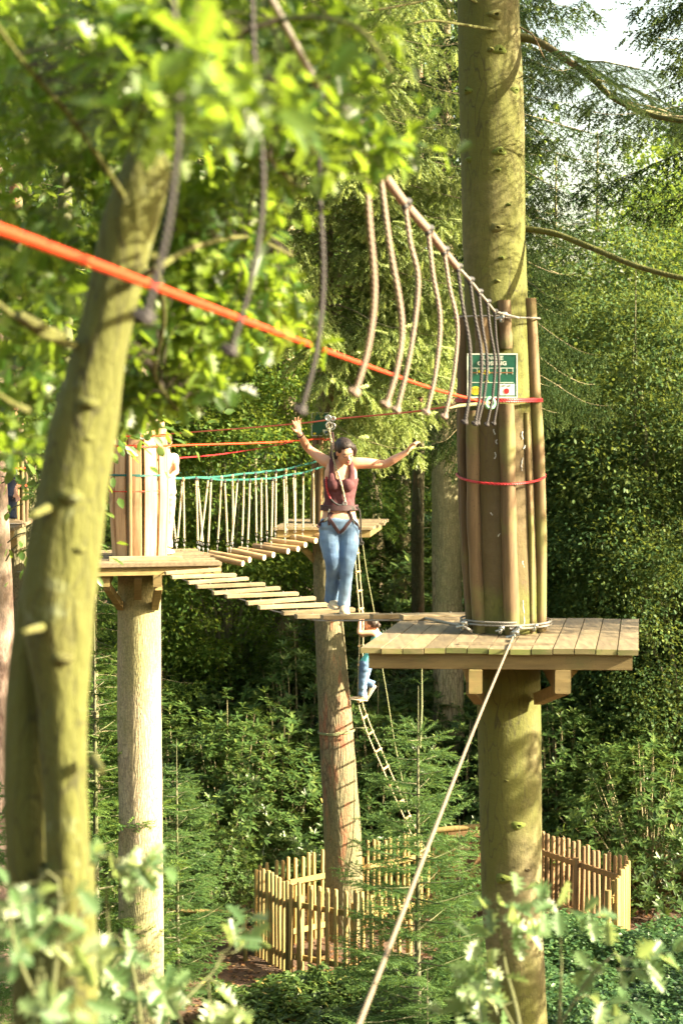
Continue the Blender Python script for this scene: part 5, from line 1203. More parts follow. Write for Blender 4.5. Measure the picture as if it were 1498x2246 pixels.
rl = [(395, 31, 0, 1.0, 'between the pale tree and the scaly trunk, nearest the pale tree'), (500, 30.6, 1, .92, 'behind the left end of the rear picket run'), (610, 31.4, 2, 1.05, 'left of the scaly trunk, at picket height'), (660, 33.5, 1, 1.15, 'just left of the scaly trunk, catching the sun'),
      (540, 34.5, 0, 1.2, 'in deep shade below the log steps'), (420, 35.5, 2, 1.25, 'far back under the sunlit deck'), (830, 31.5, 1, .95, 'right of the scaly trunk beside the rope ladder'), (930, 33, 0, 1.05, 'behind the rope ladder foot'),
      (800, 36, 2, 1.3, 'behind the climber on the ladder'), (1010, 32, 2, 1.0, 'behind the gate'), (640, 39, 1, 1.5, 'on the rise under the small deck'), (760, 41, 0, 1.5, 'far back below the hips of the woman'), (900, 40, 1, 1.5, 'far back left of the thick trunk'),
      (1230, 31.5, 1, .95, 'directly behind the right hand pickets'), (1330, 32, 0, 1.05, 'behind the middle of the right hand pickets'), (1430, 30, 2, 1.0, 'right of the returning fence end'), (1500, 33, 1, 1.2, 'at the right edge in deep shade'), (1290, 35, 2, 1.35, 'far back right of the near trunk'),
      (120, 27, 0, .9, 'behind the foot of the leaning oak'), (230, 26.5, 2, .7, 'left of the pale trunk foot'), (470, 28.6, 1, .5, 'low, behind the low rail fence'), (380, 29, 0, .65, 'touching the pale trunk at its right'), (1140, 34, 0, 1.1, 'hidden mostly by the near trunk'), (1400, 36, 1, 1.5, 'far back by the thin crooked trunk'),
      (300, 37, 1, 1.4, 'far back left of the pale trunk'), (60, 33, 2, 1.5, 'at the far left behind the pinkish trunk')]
for i, (px, Y, v, s, l) in enumerate(rl): plant('rhodo%d' % v, 'rhododendron_bush', 'rhododendron bush '+l, 'bush', px, Y, i*1.9, s, G4)

# ground cover as stuff
def cover(name, lab, regions, n, T, mat, seed, size, hfun, tri=3):
    rs = np.random.RandomState(seed); f = Fol()
    for (xa, xb, ya, yb, w) in regions:
        m = int(n*w); x = rs.uniform(xa, xb, m); y = rs.uniform(ya, yb, m)
        h = np.array([hfun(a, b) for a, b in zip(x, y)]); ok = h > .04; x, y, h = x[ok], y[ok], h[ok]; m = len(x)
        g = np.array([gz(a, b) for a, b in zip(x, y)]); z = g+h*(1-.55*rs.rand(m)**2)
        for k in range(tri):
            th = rs.uniform(0, 6.28, m)
            f.add(T, np.stack([x, y, z], 1)+rs.normal(0, .015, (m, 3)), np.stack([np.cos(th), np.sin(th), rs.normal(-.1, .3, m)], 1), np.stack([rs.normal(0, .35, m), rs.normal(-.15, .35, m), np.ones(m)], 1), rs.uniform(size[0], size[1], m), np.clip(rs.normal(.5, .22, m), 0, 1))
    return tag(f.build(name, mat), lab, 'ground cover', kind='stuff')
def hb(x, y):
    e = min(1, max(0, (x-.75-.1*math.sin(y*2))/.7))*min(1, max(0, (26.6-y-.3*max(0, (3.2-x)))/1.6))
    return max(0, e*(.95+.4*noise.noise(Vector((x*.9, y*.6, 5)))+.22*noise.noise(Vector((x*2.6, y*2.2, 2)))+.45*(24.5-y)*.12))
cover('bramble_patch', 'low mound of brambles filling the bottom right below the right picket run', [(.7, 5.6, 18.0, 26.8, 1)], 46000, T_LEAF, M['l_bramble'], 51, (.045, .085), hb)
def hs(x, y):
    e = min(1, max(0, (x+1.55+.12*math.sin(y*3)+.35*(y-22.5))/.5)); b = min(1, max(0, (25.3-y+.5*x)/.9))
    return max(0, e*b*(.55+.35*noise.noise(Vector((x*1.3, y, 8)))+.2*noise.noise(Vector((x*4, y*3, 2)))))
cover('evergreen_undergrowth', 'dark low undergrowth in front of the front picket run', [(-1.6, 1.3, 18.5, 25.4, 1)], 17000, T_LONG, M['l_rhodo'], 52, (.07, .12), hs)
def hl(x, y):
    e = min(1, max(0, (-1.95-x)/.5)); return max(0, e*(.5+.5*noise.noise(Vector((x*1.1, y, 3)))))
cover('left_undergrowth', 'low green plants round the foot of the pale tree at left', [(-5.5, -1.9, 21, 28.5, 1)], 12000, T_LEAF, M['l_bramble'], 53, (.05, .1), hl)
def hr(x, y): return max(0, .35+.5*noise.noise(Vector((x*.8, y*.8, 6))))
cover('shrub_layer', 'low dark plants on the forest floor behind the picket fence', [(-9, 9, 30, 48, 1)], 26000, T_LONG, M['l_rhodo'], 54, (.09, .17), hr, 3)

# far woodland, beyond the named trees
def far_wood():
    rs = np.random.RandomState(61); f = Fol(); wd = MB()
    for Y, n, s in ((52, 520, .2), (62, 620, .24), (76, 600, .3)):
        for k in range(n):
            px = rs.uniform(-350, 1850); x = X(px, Y)
            top = 27 if px < 1120 else (9.5 if px < 1400 else 14); top *= 1 if Y < 55 else 1.1 if px < 1120 else .92
            top += 1.5*noise.noise(Vector((px*.012, Y, 0)))
            z = gz(x, Y)+rs.uniform(0, 1)**.85*top; r_ = rs.uniform(.5, 1.4); q = rs.randint(80, 150); y = Y+rs.normal(0, 2)
            P = np.array([x, y, z])[None]+rs.normal(0, 1, (q, 3))*np.array([r_*.6, r_*.6, r_*.45]); kk = rs.rand()
            f.add(T_QUAD if kk < .6 else T_LONG, P, unit(rs.normal(0, .6, (q, 3))+np.array([0, 0, -.5])), unit(rs.normal(0, .6, (q, 3))+np.array([0, -.1, .8])), rs.uniform(.6, 1.3, q)*s, np.clip(rs.normal(.45, .2, q)+rs.normal(0, .12), 0, 1))
    for k in range(1500):                                            # the wood goes on unseen all round, added to cut low sky light
        a = rs.uniform(math.radians(24), math.radians(336)); D = rs.uniform(44, 62); x = D*math.sin(a); y = 12+D*math.cos(a); z = rs.uniform(0, 1)**.9*(16 if x > 0 else 24)
        r_ = rs.uniform(1.0, 2.0); q = 60; P = np.array([x, y, z])[None]+rs.normal(0, 1, (q, 3))*r_*.6
        f.add(T_QUAD, P, unit(rs.normal(0, .6, (q, 3))+np.array([0, 0, -.5])), unit(rs.normal(0, .7, (q, 3))), rs.uniform(.5, .95, q), np.clip(rs.normal(.4, .2, q), 0, 1))
    for k in range(60):
        Y = rs.uniform(50, 80); px = rs.uniform(-300, 1800); x = X(px, Y); h = 20 if px < 1120 else 8; r_ = rs.uniform(.08, .22)
        wd.cur = 1; wd.tube([Vector((x, Y, 0)), Vector((x+rs.normal(0, .3), Y, h*.5)), Vector((x+rs.normal(0, .4), Y, h))], [r_, r_*.8, r_*.3], 7)
    o = f.build('distant_woodland', M['l_far']); o.data.materials.append(M['bark_far'])
    return o, wd
o, wd = far_wood(); tag(o, 'dense mass of distant woodland closing the view behind all trees', 'woodland', kind='stuff')
tag(wd.build('distant_trunks', M['bark_far']), 'thin distant trunks within the far woodland', 'woodland', kind='stuff')
# ---------------------------------------------------------------- people
def remesh(o, vox, smooth_it=4, fac=.5):
    m = o.modifiers.new('r', 'REMESH'); m.mode = 'VOXEL'; m.voxel_size = vox; m.use_smooth_shade = True
    s = o.modifiers.new('s', 'SMOOTH'); s.factor = fac; s.iterations = smooth_it
    dg = bpy.context.evaluated_depsgraph_get(); dg.update()
    me = bpy.data.meshes.new_from_object(o.evaluated_get(dg)); old = o.data; mats = list(old.materials)
    o.modifiers.clear(); o.data = me; me.name = o.name
    me.materials.clear()
    for mt_ in mats: me.materials.append(mt_)
    me.polygons.foreach_set('material_index', [0]*len(me.polygons)); me.polygons.foreach_set('use_smooth', [True]*len(me.polygons))
    return o
def wrinkle(o, amp, sc, seed=0, zst=1.0):
    me = o.data; me.update()
    ns = [v.normal.copy() for v in me.vertices]
    for v, n in zip(me.vertices, ns):
        c = v.co; v.co = c+n*amp*(noise.noise(Vector((c.x*sc+seed, c.y*sc, c.z*sc*zst)))+.5*noise.noise(Vector((c.x*sc*2.2, c.y*sc*2.2+seed, c.z*sc*zst*2.2))))
def ering(c, R, Fv, rx, ry, n=20, sq=1.0):
    return [c+R*(math.copysign(abs(math.cos(t))**sq, math.cos(t))*rx)+Fv*(math.copysign(abs(math.sin(t))**sq, math.sin(t))*ry) for t in [2*math.pi*i/n for i in range(n)]]
def smooth_loft(mb, prof, n=20, k=4):
    """prof: (center, R, F, rx, ry)"""
    C = catmull([p[0] for p in prof], k); RX = interp([p[3] for p in prof], k); RY = interp([p[4] for p in prof], k)
    Rv = [p[1] for p in prof]; Fv = [p[2] for p in prof]; rings = []
    for i, c in enumerate(C):
        a = min(len(prof)-2, i//k); t = i/k-a; rings.append(ering(c, lerp(Rv[a], Rv[a+1], t).normalized(), lerp(Fv[a], Fv[a+1], t).normalized(), RX[i], RY[i], n))
    mb.loft(rings)
def limb_t(mb, pts, rads, n=14, k=5, flat=None, fd=None):
    Q = catmull(pts, k); mb.tube(Q, interp(rads, k), n, flat=flat, flatdir=fd)
def hand(mb, wrist, d, palm_n, s=1.0, curl=.3, side=1, spread=.12):
    """d: direction of the fingers, palm_n: direction the palm faces, side: +1 thumb on d x palm_n side"""
    d = Vector(d).normalized(); pn = Vector(palm_n); pn = (pn-d*pn.dot(d)).normalized(); w = d.cross(pn)*side
    L = .085*s
    rings = []
    for t, hw, th in [(0, .022, .017), (.25, .028, .017), (.6, .037, .015), (.95, .038, .012), (1.08, .034, .008)]:
        rings.append(ering(wrist+d*(L*t), w, pn, hw*s, th*s, 14))
    mb.loft(rings)
    for i, (o, fl) in enumerate([(.029, .068), (.010, .078), (-.010, .072), (-.029, .056)]):
        base = wrist+d*(L*(1.0-.03*abs(i-1.3)))+w*(o*s); dd = (d+w*(spread*(1.2-i*.8))).normalized(); cu = curl*(1+.12*i)
        p = base; P = [p-dd*.015*s]; ax = dd
        for j, fr_ in enumerate((.45, .3, .25)):
            ang = cu*(.6+.5*j); ax = (ax*math.cos(ang)+pn*math.sin(ang)).normalized(); p = p+ax*(fl*s*fr_); P.append(p)
        limb_t(mb, P, [.0095*s, .009*s, .008*s, .0065*s], 8, 3)
    b = wrist+d*(L*.28)+w*(.022*s); dd = (d*.55+w*.8+pn*.25).normalized(); p1 = b+dd*.032*s; p2 = p1+(dd*.7+d*.5).normalized()*.028*s; p3 = p2+(dd*.4+d*.7+pn*.2).normalized()*.022*s
    limb_t(mb, [b-dd*.012*s, b, p1, p2, p3], [.013*s, .012*s, .0105*s, .009*s, .007*s], 8, 3)
def head(mb, c, up, fw, s=1.0):
    up = Vector(up).normalized(); fw = Vector(fw); fw = (fw-up*fw.dot(up)).normalized(); rt_ = fw.cross(up)
    Rm = Matrix((rt_, fw, up)).transposed()
    def e(o, r): mb.ell(c+Rm @ Vector(o)*s, tuple(x*s for x in r), Rm, 20, 14)
    e((0, -.012, .028), (.073, .092, .085)); e((0, .028, -.028), (.058, .062, .075)); e((0, .05, -.07), (.034, .036, .032)); e((0, .072, .005), (.05, .02, .04))
    e((0, .075, .03), (.045, .016, .018)); e((.03, .066, -.022), (.02, .02, .018)); e((-.03, .066, -.022), (.02, .02, .018))
    mb.tube([c+Rm @ Vector((0, .086, .012))*s, c+Rm @ Vector((0, .099, -.012))*s, c+Rm @ Vector((0, .108, -.03))*s], [.008*s, .0095*s, .012*s], 10)
    e((.011, .096, -.034), (.008, .009, .007)); e((-.011, .096, -.034), (.008, .009, .007)); e((0, .083, -.052), (.022, .012, .011))
    for q in (-1, 1): e((q*.073, -.008, -.005), (.008, .016, .026))
    return Rm
def face_parts(c, Rm, s, par, closed=True):
    mb = MB()
    for q in (-1, 1):
        P = [c+Rm @ Vector((q*x, y, z))*s for x, y, z in [(.017, .092, .004), (.026, .093, -.0005), (.036, .089, 0), (.045, .081, .006)]]
        mb.tube(catmull(P, 3), .0028*s, 6)
        P = [c+Rm @ Vector((q*x, y, z))*s for x, y, z in [(.014, .096, .024), (.028, .097, .029), (.042, .089, .026), (.05, .08, .02)]]
        mb.tube(catmull(P, 3), .0026*s, 6)
    mb.build('eyes_and_brows', M['eye'], par)
    mb = MB(); P = [c+Rm @ Vector((x, y, z))*s for x, y, z in [(-.021, .089, -.052), (-.008, .098, -.048), (0, .098, -.050), (.008, .098, -.048), (.021, .089, -.052)]]
    mb.tube(catmull(P, 3), [.0015*s]+[.005*s]*11+[.0015*s], 8); mb.build('mouth', M['lips'], par)
    mb = MB()
    P = [c+Rm @ Vector((x, y, z))*s for x, y, z in [(-.016, .092, -.058), (0, .096, -.06), (.016, .092, -.058)]]; mb.tube(catmull(P, 3), .0045*s, 8); mb.build('lower_lip', M['lips'], par)

# --- the woman on the plank bridge
YW = 17.3
foot_r, foot_l = W(731, 1332, YW+.06), W(754, 1344, YW-.10)
woman = thing('person', 'woman in maroon top and blue jeans balancing on the plank bridge, both arms raised', 'person', ((foot_r.x+foot_l.x)/2, YW, foot_l.z))
K = lambda px, py, dy=0.0: W(px, py, YW+dy)
xr = Vector((1, 0, 0)); yf = Vector((0, -1, 0))
Rt = Vector((.97, .24, 0)).normalized(); Ft = Vector((.24, -.97, 0)).normalized()
hc = K(757, 992, -.10); hup = Vector((-.05, -.42, .9)); hf = Vector((.30, -.80, -.42))
body = MB()
torso = [(K(744, 1172, .02), Rt, Ft, .085, .07), (K(744, 1155), Rt, Ft, .15, .1), (K(744, 1140), Rt, Ft, .155, .1), (K(744, 1122), Rt, Ft, .138, .088), (K(745, 1095), Rt, Ft, .118, .078),
         (K(746, 1072), Rt, Ft, .13, .085), (K(747, 1052), Rt, Ft, .142, .092), (K(748, 1034), Rt, Ft, .14, .082), (K(749, 1020), Rt, Ft, .125, .064), (K(750, 1011), Rt, Ft, .07, .05)]
smooth_loft(body, torso, 24)
for q, x_ in ((-1, 733), (1, 762)): body.ell(K(x_, 1064, -.075), (.055, .045, .052), None, 16, 10)
limb_t(body, [K(749, 1034, .02), K(751, 1015, 0), K(755, 998, -.06)], [.056, .05, .05])
Rm = head(body, hc, hup, hf, .96)
# arms
sr, er, wr = K(716, 1012, .03), K(678, 985, .14), K(657, 951, -.02)
limb_t(body, [K(734, 1018, .02), sr, lerp(sr, er, .45)+Vector((0, 0, -.005)), er, lerp(er, wr, .4)+Vector((-.004, 0, 0)), wr], [.05, .052, .044, .035, .036, .023])
hand(body, wr, K(645, 905, -.06)-wr, (.5, -.8, .2), .98, .22, -1, .28)
sl, el_, wl = K(781, 1016, .02), K(842, 1018, .03), K(893, 991, -.02)
limb_t(body, [K(764, 1020, .02), sl, lerp(sl, el_, .45)+Vector((0, 0, .003)), el_, lerp(el_, wl, .4)+Vector((0, 0, -.004)), wl], [.05, .052, .045, .036, .036, .023])
hand(body, wl, K(906, 971, -.05)-wl, (.8, -.3, -.45), .98, .62, 1, .1)
# legs under the jeans
hr_, kr, ar = K(727, 1165, 0), K(731, 1230, -.09), K(732, 1312, .05)
hl_, kl, al = K(765, 1165, 0), K(760, 1238, -.10), K(755, 1325, -.09)
for h_, k_, a_ in ((hr_, kr, ar), (hl_, kl, al)): limb_t(body, [h_, lerp(h_, k_, .5), k_, lerp(k_, a_, .35), a_], [.075, .066, .05, .045, .032])
bo = body.build('body', M['skin'], woman); remesh(bo, .0062, 3, .5)
face_parts(hc, Rm, .96, bo)
# jeans
jm = MB()
smooth_loft(jm, [(K(744, 1134), Rt, Ft, .144, .094), (K(744, 1142), Rt, Ft, .165, .108), (K(744, 1156), Rt, Ft, .172, .112), (K(744, 1170, .01), Rt, Ft, .155, .1), (K(744, 1178, .02), Rt, Ft, .08, .07)], 26)
limb_t(jm, [K(723, 1158), K(724, 1185, -.03), K(728, 1215, -.07), K(731, 1236, -.085), K(731, 1265, -.03), K(730, 1295, .02), K(729, 1318, .05)], [.09, .093, .08, .068, .062, .064, .072], 18)
limb_t(jm, [K(766, 1158), K(766, 1190, -.04), K(763, 1220, -.08), K(760, 1245, -.1), K(758, 1275, -.1), K(756, 1305, -.09), K(754, 1330, -.09)], [.085, .084, .072, .062, .054, .052, .055], 18)
jo = jm.build('jeans', M['denim'], woman); remesh(jo, .0065, 3, .5); wrinkle(jo, .005, 8, 3, 1.5)
# tank top
tm = MB()
tp = [(c, r_, f_, rx+.011, ry+.012) for c, r_, f_, rx, ry in torso[3:7]]
tp[0] = (K(744, 1119), Rt, Ft, .165, .108); tp.insert(1, (K(744, 1108), Rt, Ft, .137, .092))
tp.append((K(747, 1051), Rt, Ft, .15, .098)); tp.append((K(747.5, 1047, .02), Rt, Ft, .142, .07))
smooth_loft(tm, tp, 26)
for x_ in (733, 762): tm.ell(K(x_, 1064, -.08), (.062, .05, .058), None, 16, 10)
for q, P in ((-1, [K(730, 1056, -.10), K(727, 1035, -.085), K(728, 1014, -.045), K(731, 1007, .01), K(732, 1014, .07), K(731, 1040, .1)]),
             (1, [K(771, 1056, -.085), K(772, 1035, -.075), K(769, 1014, -.035), K(766, 1007, .02), K(765, 1014, .075), K(766, 1040, .1)])):
    limb_t(tm, P, [.02, .014, .012, .012, .014, .02], 10, 4, 1.8, Rt)
to = tm.build('tank_top', M['top'], woman); remesh(to, .006, 3, .5); wrinkle(to, .005, 16, 8, 1.0)
# shoes
def shoe(a, heel, toe, name='shoe', mat='shoe', s=1.0, par=None):
    mb = MB(); d = (toe-heel); L = d.length; d.normalize(); w = d.cross(Vector((0, 0, 1))).normalized(); u = w.cross(d)
    prof = [(-.02, .026, .05), (.05, .034, .062), (.25, .036, .058), (.5, .04, .045), (.75, .042, .034), (.93, .034, .026), (1.02, .014, .014)]
    mb.loft([ering(heel+d*(L*t)+u*(h*s*.75), w, u, hw*s, h*s*.75, 16, .8) for t, hw, h in prof]); sh = mb.build(name, M[mat], par)
    mb = MB(); mb.loft([ering(heel+d*(L*t)+u*.006, w, u, hw*s*1.06, .011*s, 16, .7) for t, hw, h in prof]); mb.build('sole', M['sole'], sh)
shoe(None, K(726, 1328, .12), K(737, 1337, -.13), par=woman); shoe(None, K(753, 1341, .0), K(757, 1347, -.25), par=woman)
# hair
hm = MB()
def he(o, r): hm.ell(hc+Rm @ Vector(o)*.96, tuple(x*.96 for x in r), Rm, 22, 14)
he((0, -.035, .04), (.084, .088, .082)); he((0, .0, .07), (.074, .07, .05)); he((-.048, .015, .055), (.034, .05, .042)); he((.052, .01, .05), (.028, .045, .042)); he((0, -.06, -.01), (.074, .055, .07))
limb_t(hm, [hc+Rm @ Vector((-.03, -.09, .0)), hc+Rm @ Vector((-.07, -.09, -.05)), K(733, 1003, .03), K(730, 1022, .0), K(729, 1042, -.05)], [.045, .045, .038, .028, .012])
limb_t(hm, [hc+Rm @ Vector((-.06, .02, .05)), hc+Rm @ Vector((-.078, .0, .0)), hc+Rm @ Vector((-.078, -.02, -.05))], [.03, .026, .02])
ho = hm.build('hair', M['hair'], woman); remesh(ho, .005, 3, .5); wrinkle(ho, .003, 55, 4, .3)
# harness: straps laid on the body by looking for its surface
def bvh_of(*objs):
    V = []; Fc = []
    for o in objs:
        off = len(V); wv = wloc(o); V += [v.co+wv for v in o.data.vertices]; Fc += [tuple(i+off for i in p.vertices) for p in o.data.polygons]
    return BVHTree.FromPolygons(V, Fc)
tree_b = bvh_of(bo, jo, to); eye = Vector((0, 0, EYE))
def drape(pts, off=.006, fall=-.1):
    out = []
    for px, py in pts:
        d = (W(px, py, YW)-eye).normalized(); h = tree_b.ray_cast(eye, d)
        out.append(h[0]-d*off if h[0] is not None else W(px, py, YW+fall))
    return out
har = MB()
bc = K(744, 1113); rings = []
for t in range(36):
    a = 2*math.pi*t/36; p0 = bc+Rt*math.cos(a)*.5+Ft*math.sin(a)*.5; d = (bc-p0).normalized(); h = tree_b.ray_cast(p0, d); q_ = (h[0] if h[0] is not None else p0)-d*.004; dn_ = -d
    rings.append([q_+Vector((0, 0, -.024)), q_+Vector((0, 0, .024)), q_+dn_*.009+Vector((0, 0, .022)), q_+dn_*.009+Vector((0, 0, -.022))])
rings.append(rings[0]); har.loft(rings, cap=False)
def strap(pts, w=.013): har.tube(catmull(drape(pts), 4), w*.45, 8, flat=None); 
def fstrap(pts, w=.014, off=.005):
    Q = catmull(drape(pts, off), 4); 
    for s in (-.5, 0, .5):
        R2 = []
        for i, p in enumerate(Q):
            t = (Q[min(i+1, len(Q)-1)]-Q[max(0, i-1)]).normalized(); b = t.cross(Vector((0, -1, 0))).normalized(); R2.append(p+b*(w*s*1.2))
        har.tube(R2, w*.42, 7)
fstrap([(728, 1124), (722, 1136), (731, 1150), (738, 1161), (744, 1169)]); fstrap([(764, 1122), (770, 1138), (762, 1150), (753, 1162), (744, 1169)])
fstrap([(722, 1137), (712, 1142), (703, 1148), (697, 1156)], .013); fstrap([(770, 1138), (776, 1144), (783, 1152), (787, 1162)], .013)
fstrap([(722, 1124), (721, 1138), (722, 1152)], .011)
ha = har.build('harness', M['harness'], woman)
mb = MB()
for px, py in ((776, 1115), (772, 1114), (713, 1140), (776, 1144), (722, 1120), (717, 1138)):
    p = drape([(px, py)], .014)[0]; mb.box(p, (.012, .008, .03), Matrix.Rotation(.4*(1 if px < 745 else -1), 3, 'Y'))
mb.build('buckle', M['steel'], ha, smooth=False)
mb = MB(); P = drape([(716, 1046), (716, 1062), (719, 1080), (725, 1094)], .011); mb.tube(catmull(P, 4), .009, 8); mb.build('red_lanyard', M['rope_crimson'], ha)
mb = MB(); P = drape([(725, 1094), (734, 1103), (745, 1108), (752, 1106)], .012); mb.tube(catmull(P, 4), .008, 8); mb.build('lanyard', M['black'], ha)
mb = MB(); P = drape([(757, 1101), (754, 1085), (749, 1063), (742, 1040), (738, 1028)], .014)+[K(731, 1003, -.05), K(727, 970, -.03), K(722, 942, -.02), K(720, 926, 0)]
mb.tube(catmull(P, 4), .0085, 8); mb.build('lanyard', M['rope_tan'], ha)
mb = MB(); P = [K(728, 1040, -.02), K(727, 1010, .0), K(728, 985, .02), K(729, 960, .02), K(728, 948, .01)]; mb.tube(catmull(P, 4), .0145, 8); mb.build('lanyard', M['harness'], ha)
mb = MB(); c = K(723, 917, .0); mb.ring(c+Vector((-.012, 0, 0)), .022, .008, 18, 8, (0, 1, 0)); mb.ring(c+Vector((.03, 0, -.005)), .016, .007, 18, 8, (0, 1, 0)); mb.box(c, (.05, .012, .035)); mb.ring(K(727, 935), .03, .0065, 20, 6, (.2, 1, 0)); mb.ring(K(722, 933, -.02), .028, .006, 20, 6, (-.5, 1, 0))
mb.build('trolley', M['steel'], ha)
mb = MB(); P = drape([(756, 1104), (752, 1106)], .02); mb.ring(P[0], .014, .005, 14, 6, (0, 1, 0)); mb.ell(drape([(758, 1106)], .018)[0], (.012, .008, .012)); mb.build('carabiner', M['steel'], ha)
mb = MB(); P = [drape([(782, 1112)], .01)[0], K(789, 1122, -.06), K(791, 1150, -.08), K(791, 1175, -.05), K(793, 1190, -.05)]; mb.tube(catmull(P, 4), .007, 7); mb.ring(K(793, 1191, -.05), .014, .006, 12, 6, (0, 1, 0)); mb.build('loose_strap', M['rope_dark'], ha)
mb = MB(); mb.ring(lerp(er, wr, .92), .0275, .006, 20, 6, tuple((wr-er).normalized())); mb.build('bracelet', M['harness'], woman)

# --- simpler figures, still one continuous body each
def figure(lab, J, s, top, legs, hairmat='hair', bun=True, face=(0, 1, 0), shoes='shoe', short=False, vox=.012):
    root = thing('person', lab, 'person', J['base']); Fv = Vector(face).normalized(); Rv = Fv.cross(Vector((0, 0, 1))).normalized()
    b = MB(); H, N_, Cc, Pp = J['head'], J['neck'], J['chest'], J['pelvis']
    smooth_loft(b, [(Pp-(Cc-Pp)*.2, Rv, Fv, .09*s, .08*s), (Pp, Rv, Fv, .15*s, .1*s), (lerp(Pp, Cc, .5), Rv, Fv, .12*s, .085*s), (Cc, Rv, Fv, .15*s, .095*s), (lerp(Cc, N_, .7), Rv, Fv, .11*s, .06*s), (N_, Rv, Fv, .05*s, .05*s)], 18)
    limb_t(b, [N_-Vector((0, 0, .03)), N_, H], [.052*s, .048*s, .046*s]); Rm2 = head(b, H, J.get('hup', (0, 0, 1)), J.get('hf', face), s)
    for a in ('r', 'l'):
        S_, E, W_ = J['sh'+a], J['el'+a], J['wr'+a]; limb_t(b, [lerp(S_, Cc, .3), S_, lerp(S_, E, .5), E, lerp(E, W_, .4), W_], [.05*s, .05*s, .043*s, .035*s, .035*s, .024*s]); hand(b, W_, J['hd'+a], J.get('pn'+a, (0, -1, 0)), s, J.get('cu', .5), 1 if a == 'r' else -1)
        h_, k_, a_ = J['hip'+a], J['kn'+a], J['an'+a]; limb_t(b, [h_, lerp(h_, k_, .5), k_, lerp(k_, a_, .35), a_], [.08*s, .07*s, .05*s, .046*s, .034*s])
    o = b.build('body', M['skin'], root); remesh(o, vox*.75, 2, .4)
    t = MB(); smooth_loft(t, [(lerp(Pp, Cc, -.05), Rv, Fv, .165*s, .115*s), (lerp(Pp, Cc, .5), Rv, Fv, .135*s, .1*s), (Cc, Rv, Fv, .165*s, .11*s), (lerp(Cc, N_, .6), Rv, Fv, .12*s, .075*s), (lerp(Cc, N_, .85), Rv, Fv, .07*s, .055*s)], 18)
    if not short:
        for a in ('r', 'l'): limb_t(t, [lerp(J['sh'+a], Cc, .3), J['sh'+a], lerp(J['sh'+a], J['el'+a], .55)], [.06*s, .063*s, .055*s])
    o2 = t.build('shirt', M[top], root); remesh(o2, vox, 2, .4); wrinkle(o2, .006, 12, 2)
    g = MB(); smooth_loft(g, [(lerp(Pp, Cc, .12), Rv, Fv, .15*s, .105*s), (Pp, Rv, Fv, .17*s, .12*s), (Pp-(Cc-Pp)*.25, Rv, Fv, .12*s, .1*s)], 18)
    for a in ('r', 'l'): h_, k_, a_ = J['hip'+a], J['kn'+a], J['an'+a]; limb_t(g, [h_, lerp(h_, k_, .5), k_, lerp(k_, a_, .5), lerp(k_, a_, .97)], [.095*s, .085*s, .07*s, .062*s, .068*s])
    o3 = g.build('trousers', M[legs], root); remesh(o3, vox, 2, .4); wrinkle(o3, .008, 11, 5, 2)
    hm = MB(); hm.ell(H+Rm2 @ Vector((0, -.025, .04))*s, (.084*s, .098*s, .088*s), Rm2)
    if bun: hm.ell(H+Rm2 @ Vector((0, -.12, .02))*s, (.045*s, .045*s, .045*s), Rm2)
    o4 = hm.build('hair', M[hairmat], root); remesh(o4, .009, 2, .4); wrinkle(o4, .004, 50, 1)
    for a in ('r', 'l'): tt = J.get('toe'+a, Fv*.2); shoe(None, J['an'+a]+Vector((0, 0, -.075*s))-Vector(tt)*.3, J['an'+a]+Vector((0, 0, -.075*s))+Vector(tt)*.85, s=s, mat=shoes, par=root)
    return root, Rm2
# climber on the ladder
q = lambda px, py, dy=0.0: W(px, py, 26.75+dy)
J = dict(base=tuple(q(788, 1540)), head=q(813, 1371), neck=q(825, 1384), chest=q(829, 1402), pelvis=q(805, 1452), hf=(-.9, .35, -.3), hup=(.15, 0, 1),
         shr=q(817, 1388, .12), elr=q(793, 1392, .12), wrr=q(796, 1352, .1), hdr=(-.05, 0, 1), pnr=(-1, 0, 0), shl=q(818, 1388, -.1), ell=q(788, 1388, -.12), wrl=q(789, 1362, -.1), hdl=(.1, 0, 1), pnl=(-.6, 1, 0),
         hipr=q(806, 1456, .08), knr=q(797, 1492, .1), anr=q(820, 1503, .1), toer=(-.1, 0, -.16), hipl=q(803, 1456, -.07), knl=q(796, 1495, -.09), anl=q(795, 1526, -.07), toel=(-.2, 0, .02), cu=.9)
figure('climber in a turquoise top and jeans halfway up the rope ladder', J, .84, 'turq', 'denim', face=(-.95, .3, 0), short=True)
# figure on the sunlit deck
q = lambda px, py, dy=0.0: W(px, py, 23.3+dy); zd = zl
J = dict(base=(X(366, 23.3), 23.3, zd), head=q(366, 970), neck=q(366, 992), chest=q(364, 1018), pelvis=q(362, 1080), hf=(.1, 1, -.2), shr=q(383, 1003), elr=q(388, 1034, -.1), wrr=q(374, 1045, -.3), hdr=(-.8, -.3, .1),
         shl=q(346, 1003), ell=q(340, 1036), wrl=q(342, 1060, -.2), hdl=(.2, -.5, -.6), hipr=q(372, 1090), knr=q(370, 1145, .05), anr=Vector((X(368, 23.3), 23.3, zd+.075)), hipl=q(354, 1090), knl=q(353, 1145, .05), anl=Vector((X(352, 23.35), 23.35, zd+.075)), toer=(.05, .2, 0), toel=(-.05, .2, 0))
figure('sunlit person in pale clothes with tied up hair standing behind the clad trunk', J, .82, 'cream', 'beige', face=(.1, 1, 0))

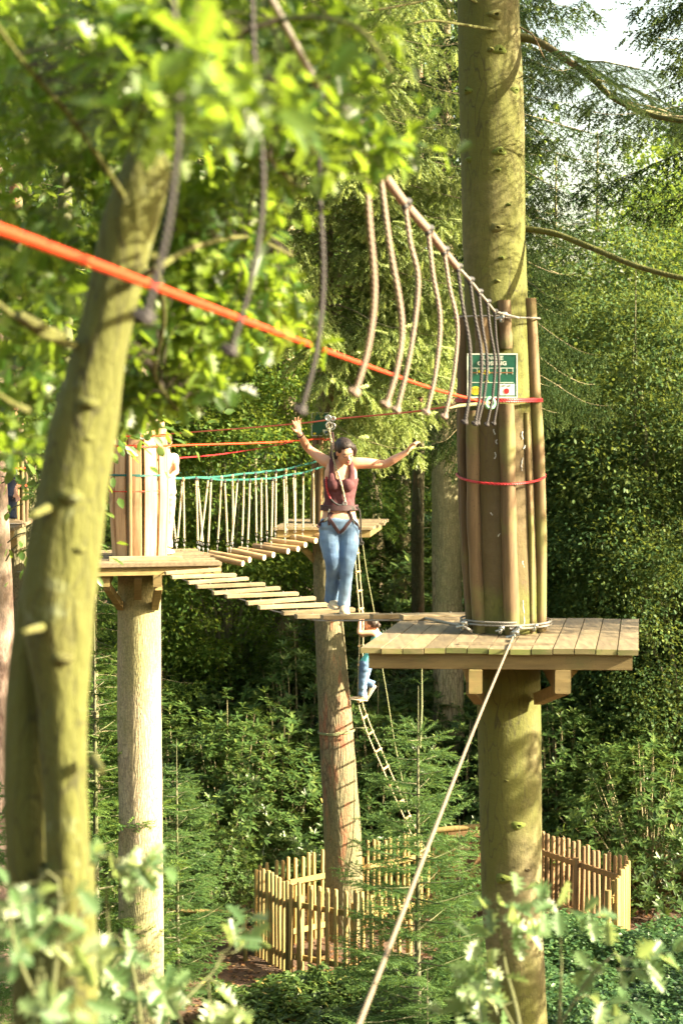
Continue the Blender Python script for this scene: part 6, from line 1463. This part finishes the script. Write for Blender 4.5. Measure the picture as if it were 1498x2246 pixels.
# --- distant platform at the left edge
YF = 24.0
pf = thing('tree_platform', 'small dark plank deck between the pinkish trunk and the leaning oak', 'platform', (X(30, YF), YF, W(30, 1145, YF).z))
zf = W(30, 1146, YF).z
for i in range(7): mb = MB(); a, b = YF-.9+i*.26, YF-.9+(i+1)*.26-.01; mb.prism([Vector((-4.6, a, zf)), Vector((X(57, YF), a, zf)), Vector((X(57, YF), b, zf)), Vector((-4.6, b, zf))], .035); mb.build('deck_board', M['board'], pf, smooth=False)
mb = MB(); mb.bar((-4.55, YF-.82, zf-.09), (X(54, YF), YF-.82, zf-.09), .05, .1); mb.build('beam', M['beam'], pf, smooth=False)
mb = MB(); mb.bar((-4.0, YF-.6, zf-.2), (X(54, YF), YF-.6, zf-.2), .08, .12); mb.build('bearer', M['beam'], pf, smooth=False)
ft, FQ, FRr = bare_trunk('dark trunk with stakes and red ropes carrying the small deck at far left', [(22, 66, 1700), (20, 62, 1400), (18, 58, 1200), (18, 54, 1000), (20, 52, 800), (22, 50, 400)], YF, M['bark_mid'])
fg_ = thing('trunk_guard', 'thin poles strapped with red round the dark trunk at far left', 'trunk guard', (X(38, YF), YF, zf))
for i, a in enumerate([-1.1, -.35, .25, .8, 1.7, 3.0]): stake(fg_, FQ, FRr, a, zf+.01, W(40, 980+10*(i % 2), YF).z, .026, .03, M['stake'], 0, 60+i)
for py, lab in ((1026, 'red strap round the poles of the dark trunk at far left, upper'), (1064, 'red strap round the poles of the dark trunk at far left, lower')): loop('rope_binding', FQ, FRr, W(40, py, YF).z, .085, .012, M['rope_red'], lab, 'rope', 1)
q = lambda px, py, dy=0.0: W(px, py, 23.55+dy)
J = dict(base=(X(20, 23.55), 23.55, zf), head=q(22, 1010), neck=q(22, 1024), chest=q(22, 1046), pelvis=q(22, 1086), hf=(.7, .5, 0), shr=q(30, 1034), elr=q(34, 1058), wrr=q(36, 1080, -.1), hdr=(.3, 0, -1), shl=q(14, 1034), ell=q(12, 1058), wrl=q(16, 1080), hdl=(.1, 0, -1),
         hipr=q(26, 1090), knr=q(27, 1115), anr=Vector((X(28, 23.55), 23.55, zf+.07)), hipl=q(18, 1090), knl=q(19, 1115), anl=Vector((X(17, 23.6), 23.6, zf+.07)), toer=(.15, .1, 0), toel=(.15, .1, 0))
figure('person in dark clothes half hidden behind the pinkish trunk at far left', J, .78, 'navy', 'navy', face=(.7, .6, 0), bun=False, vox=.014)
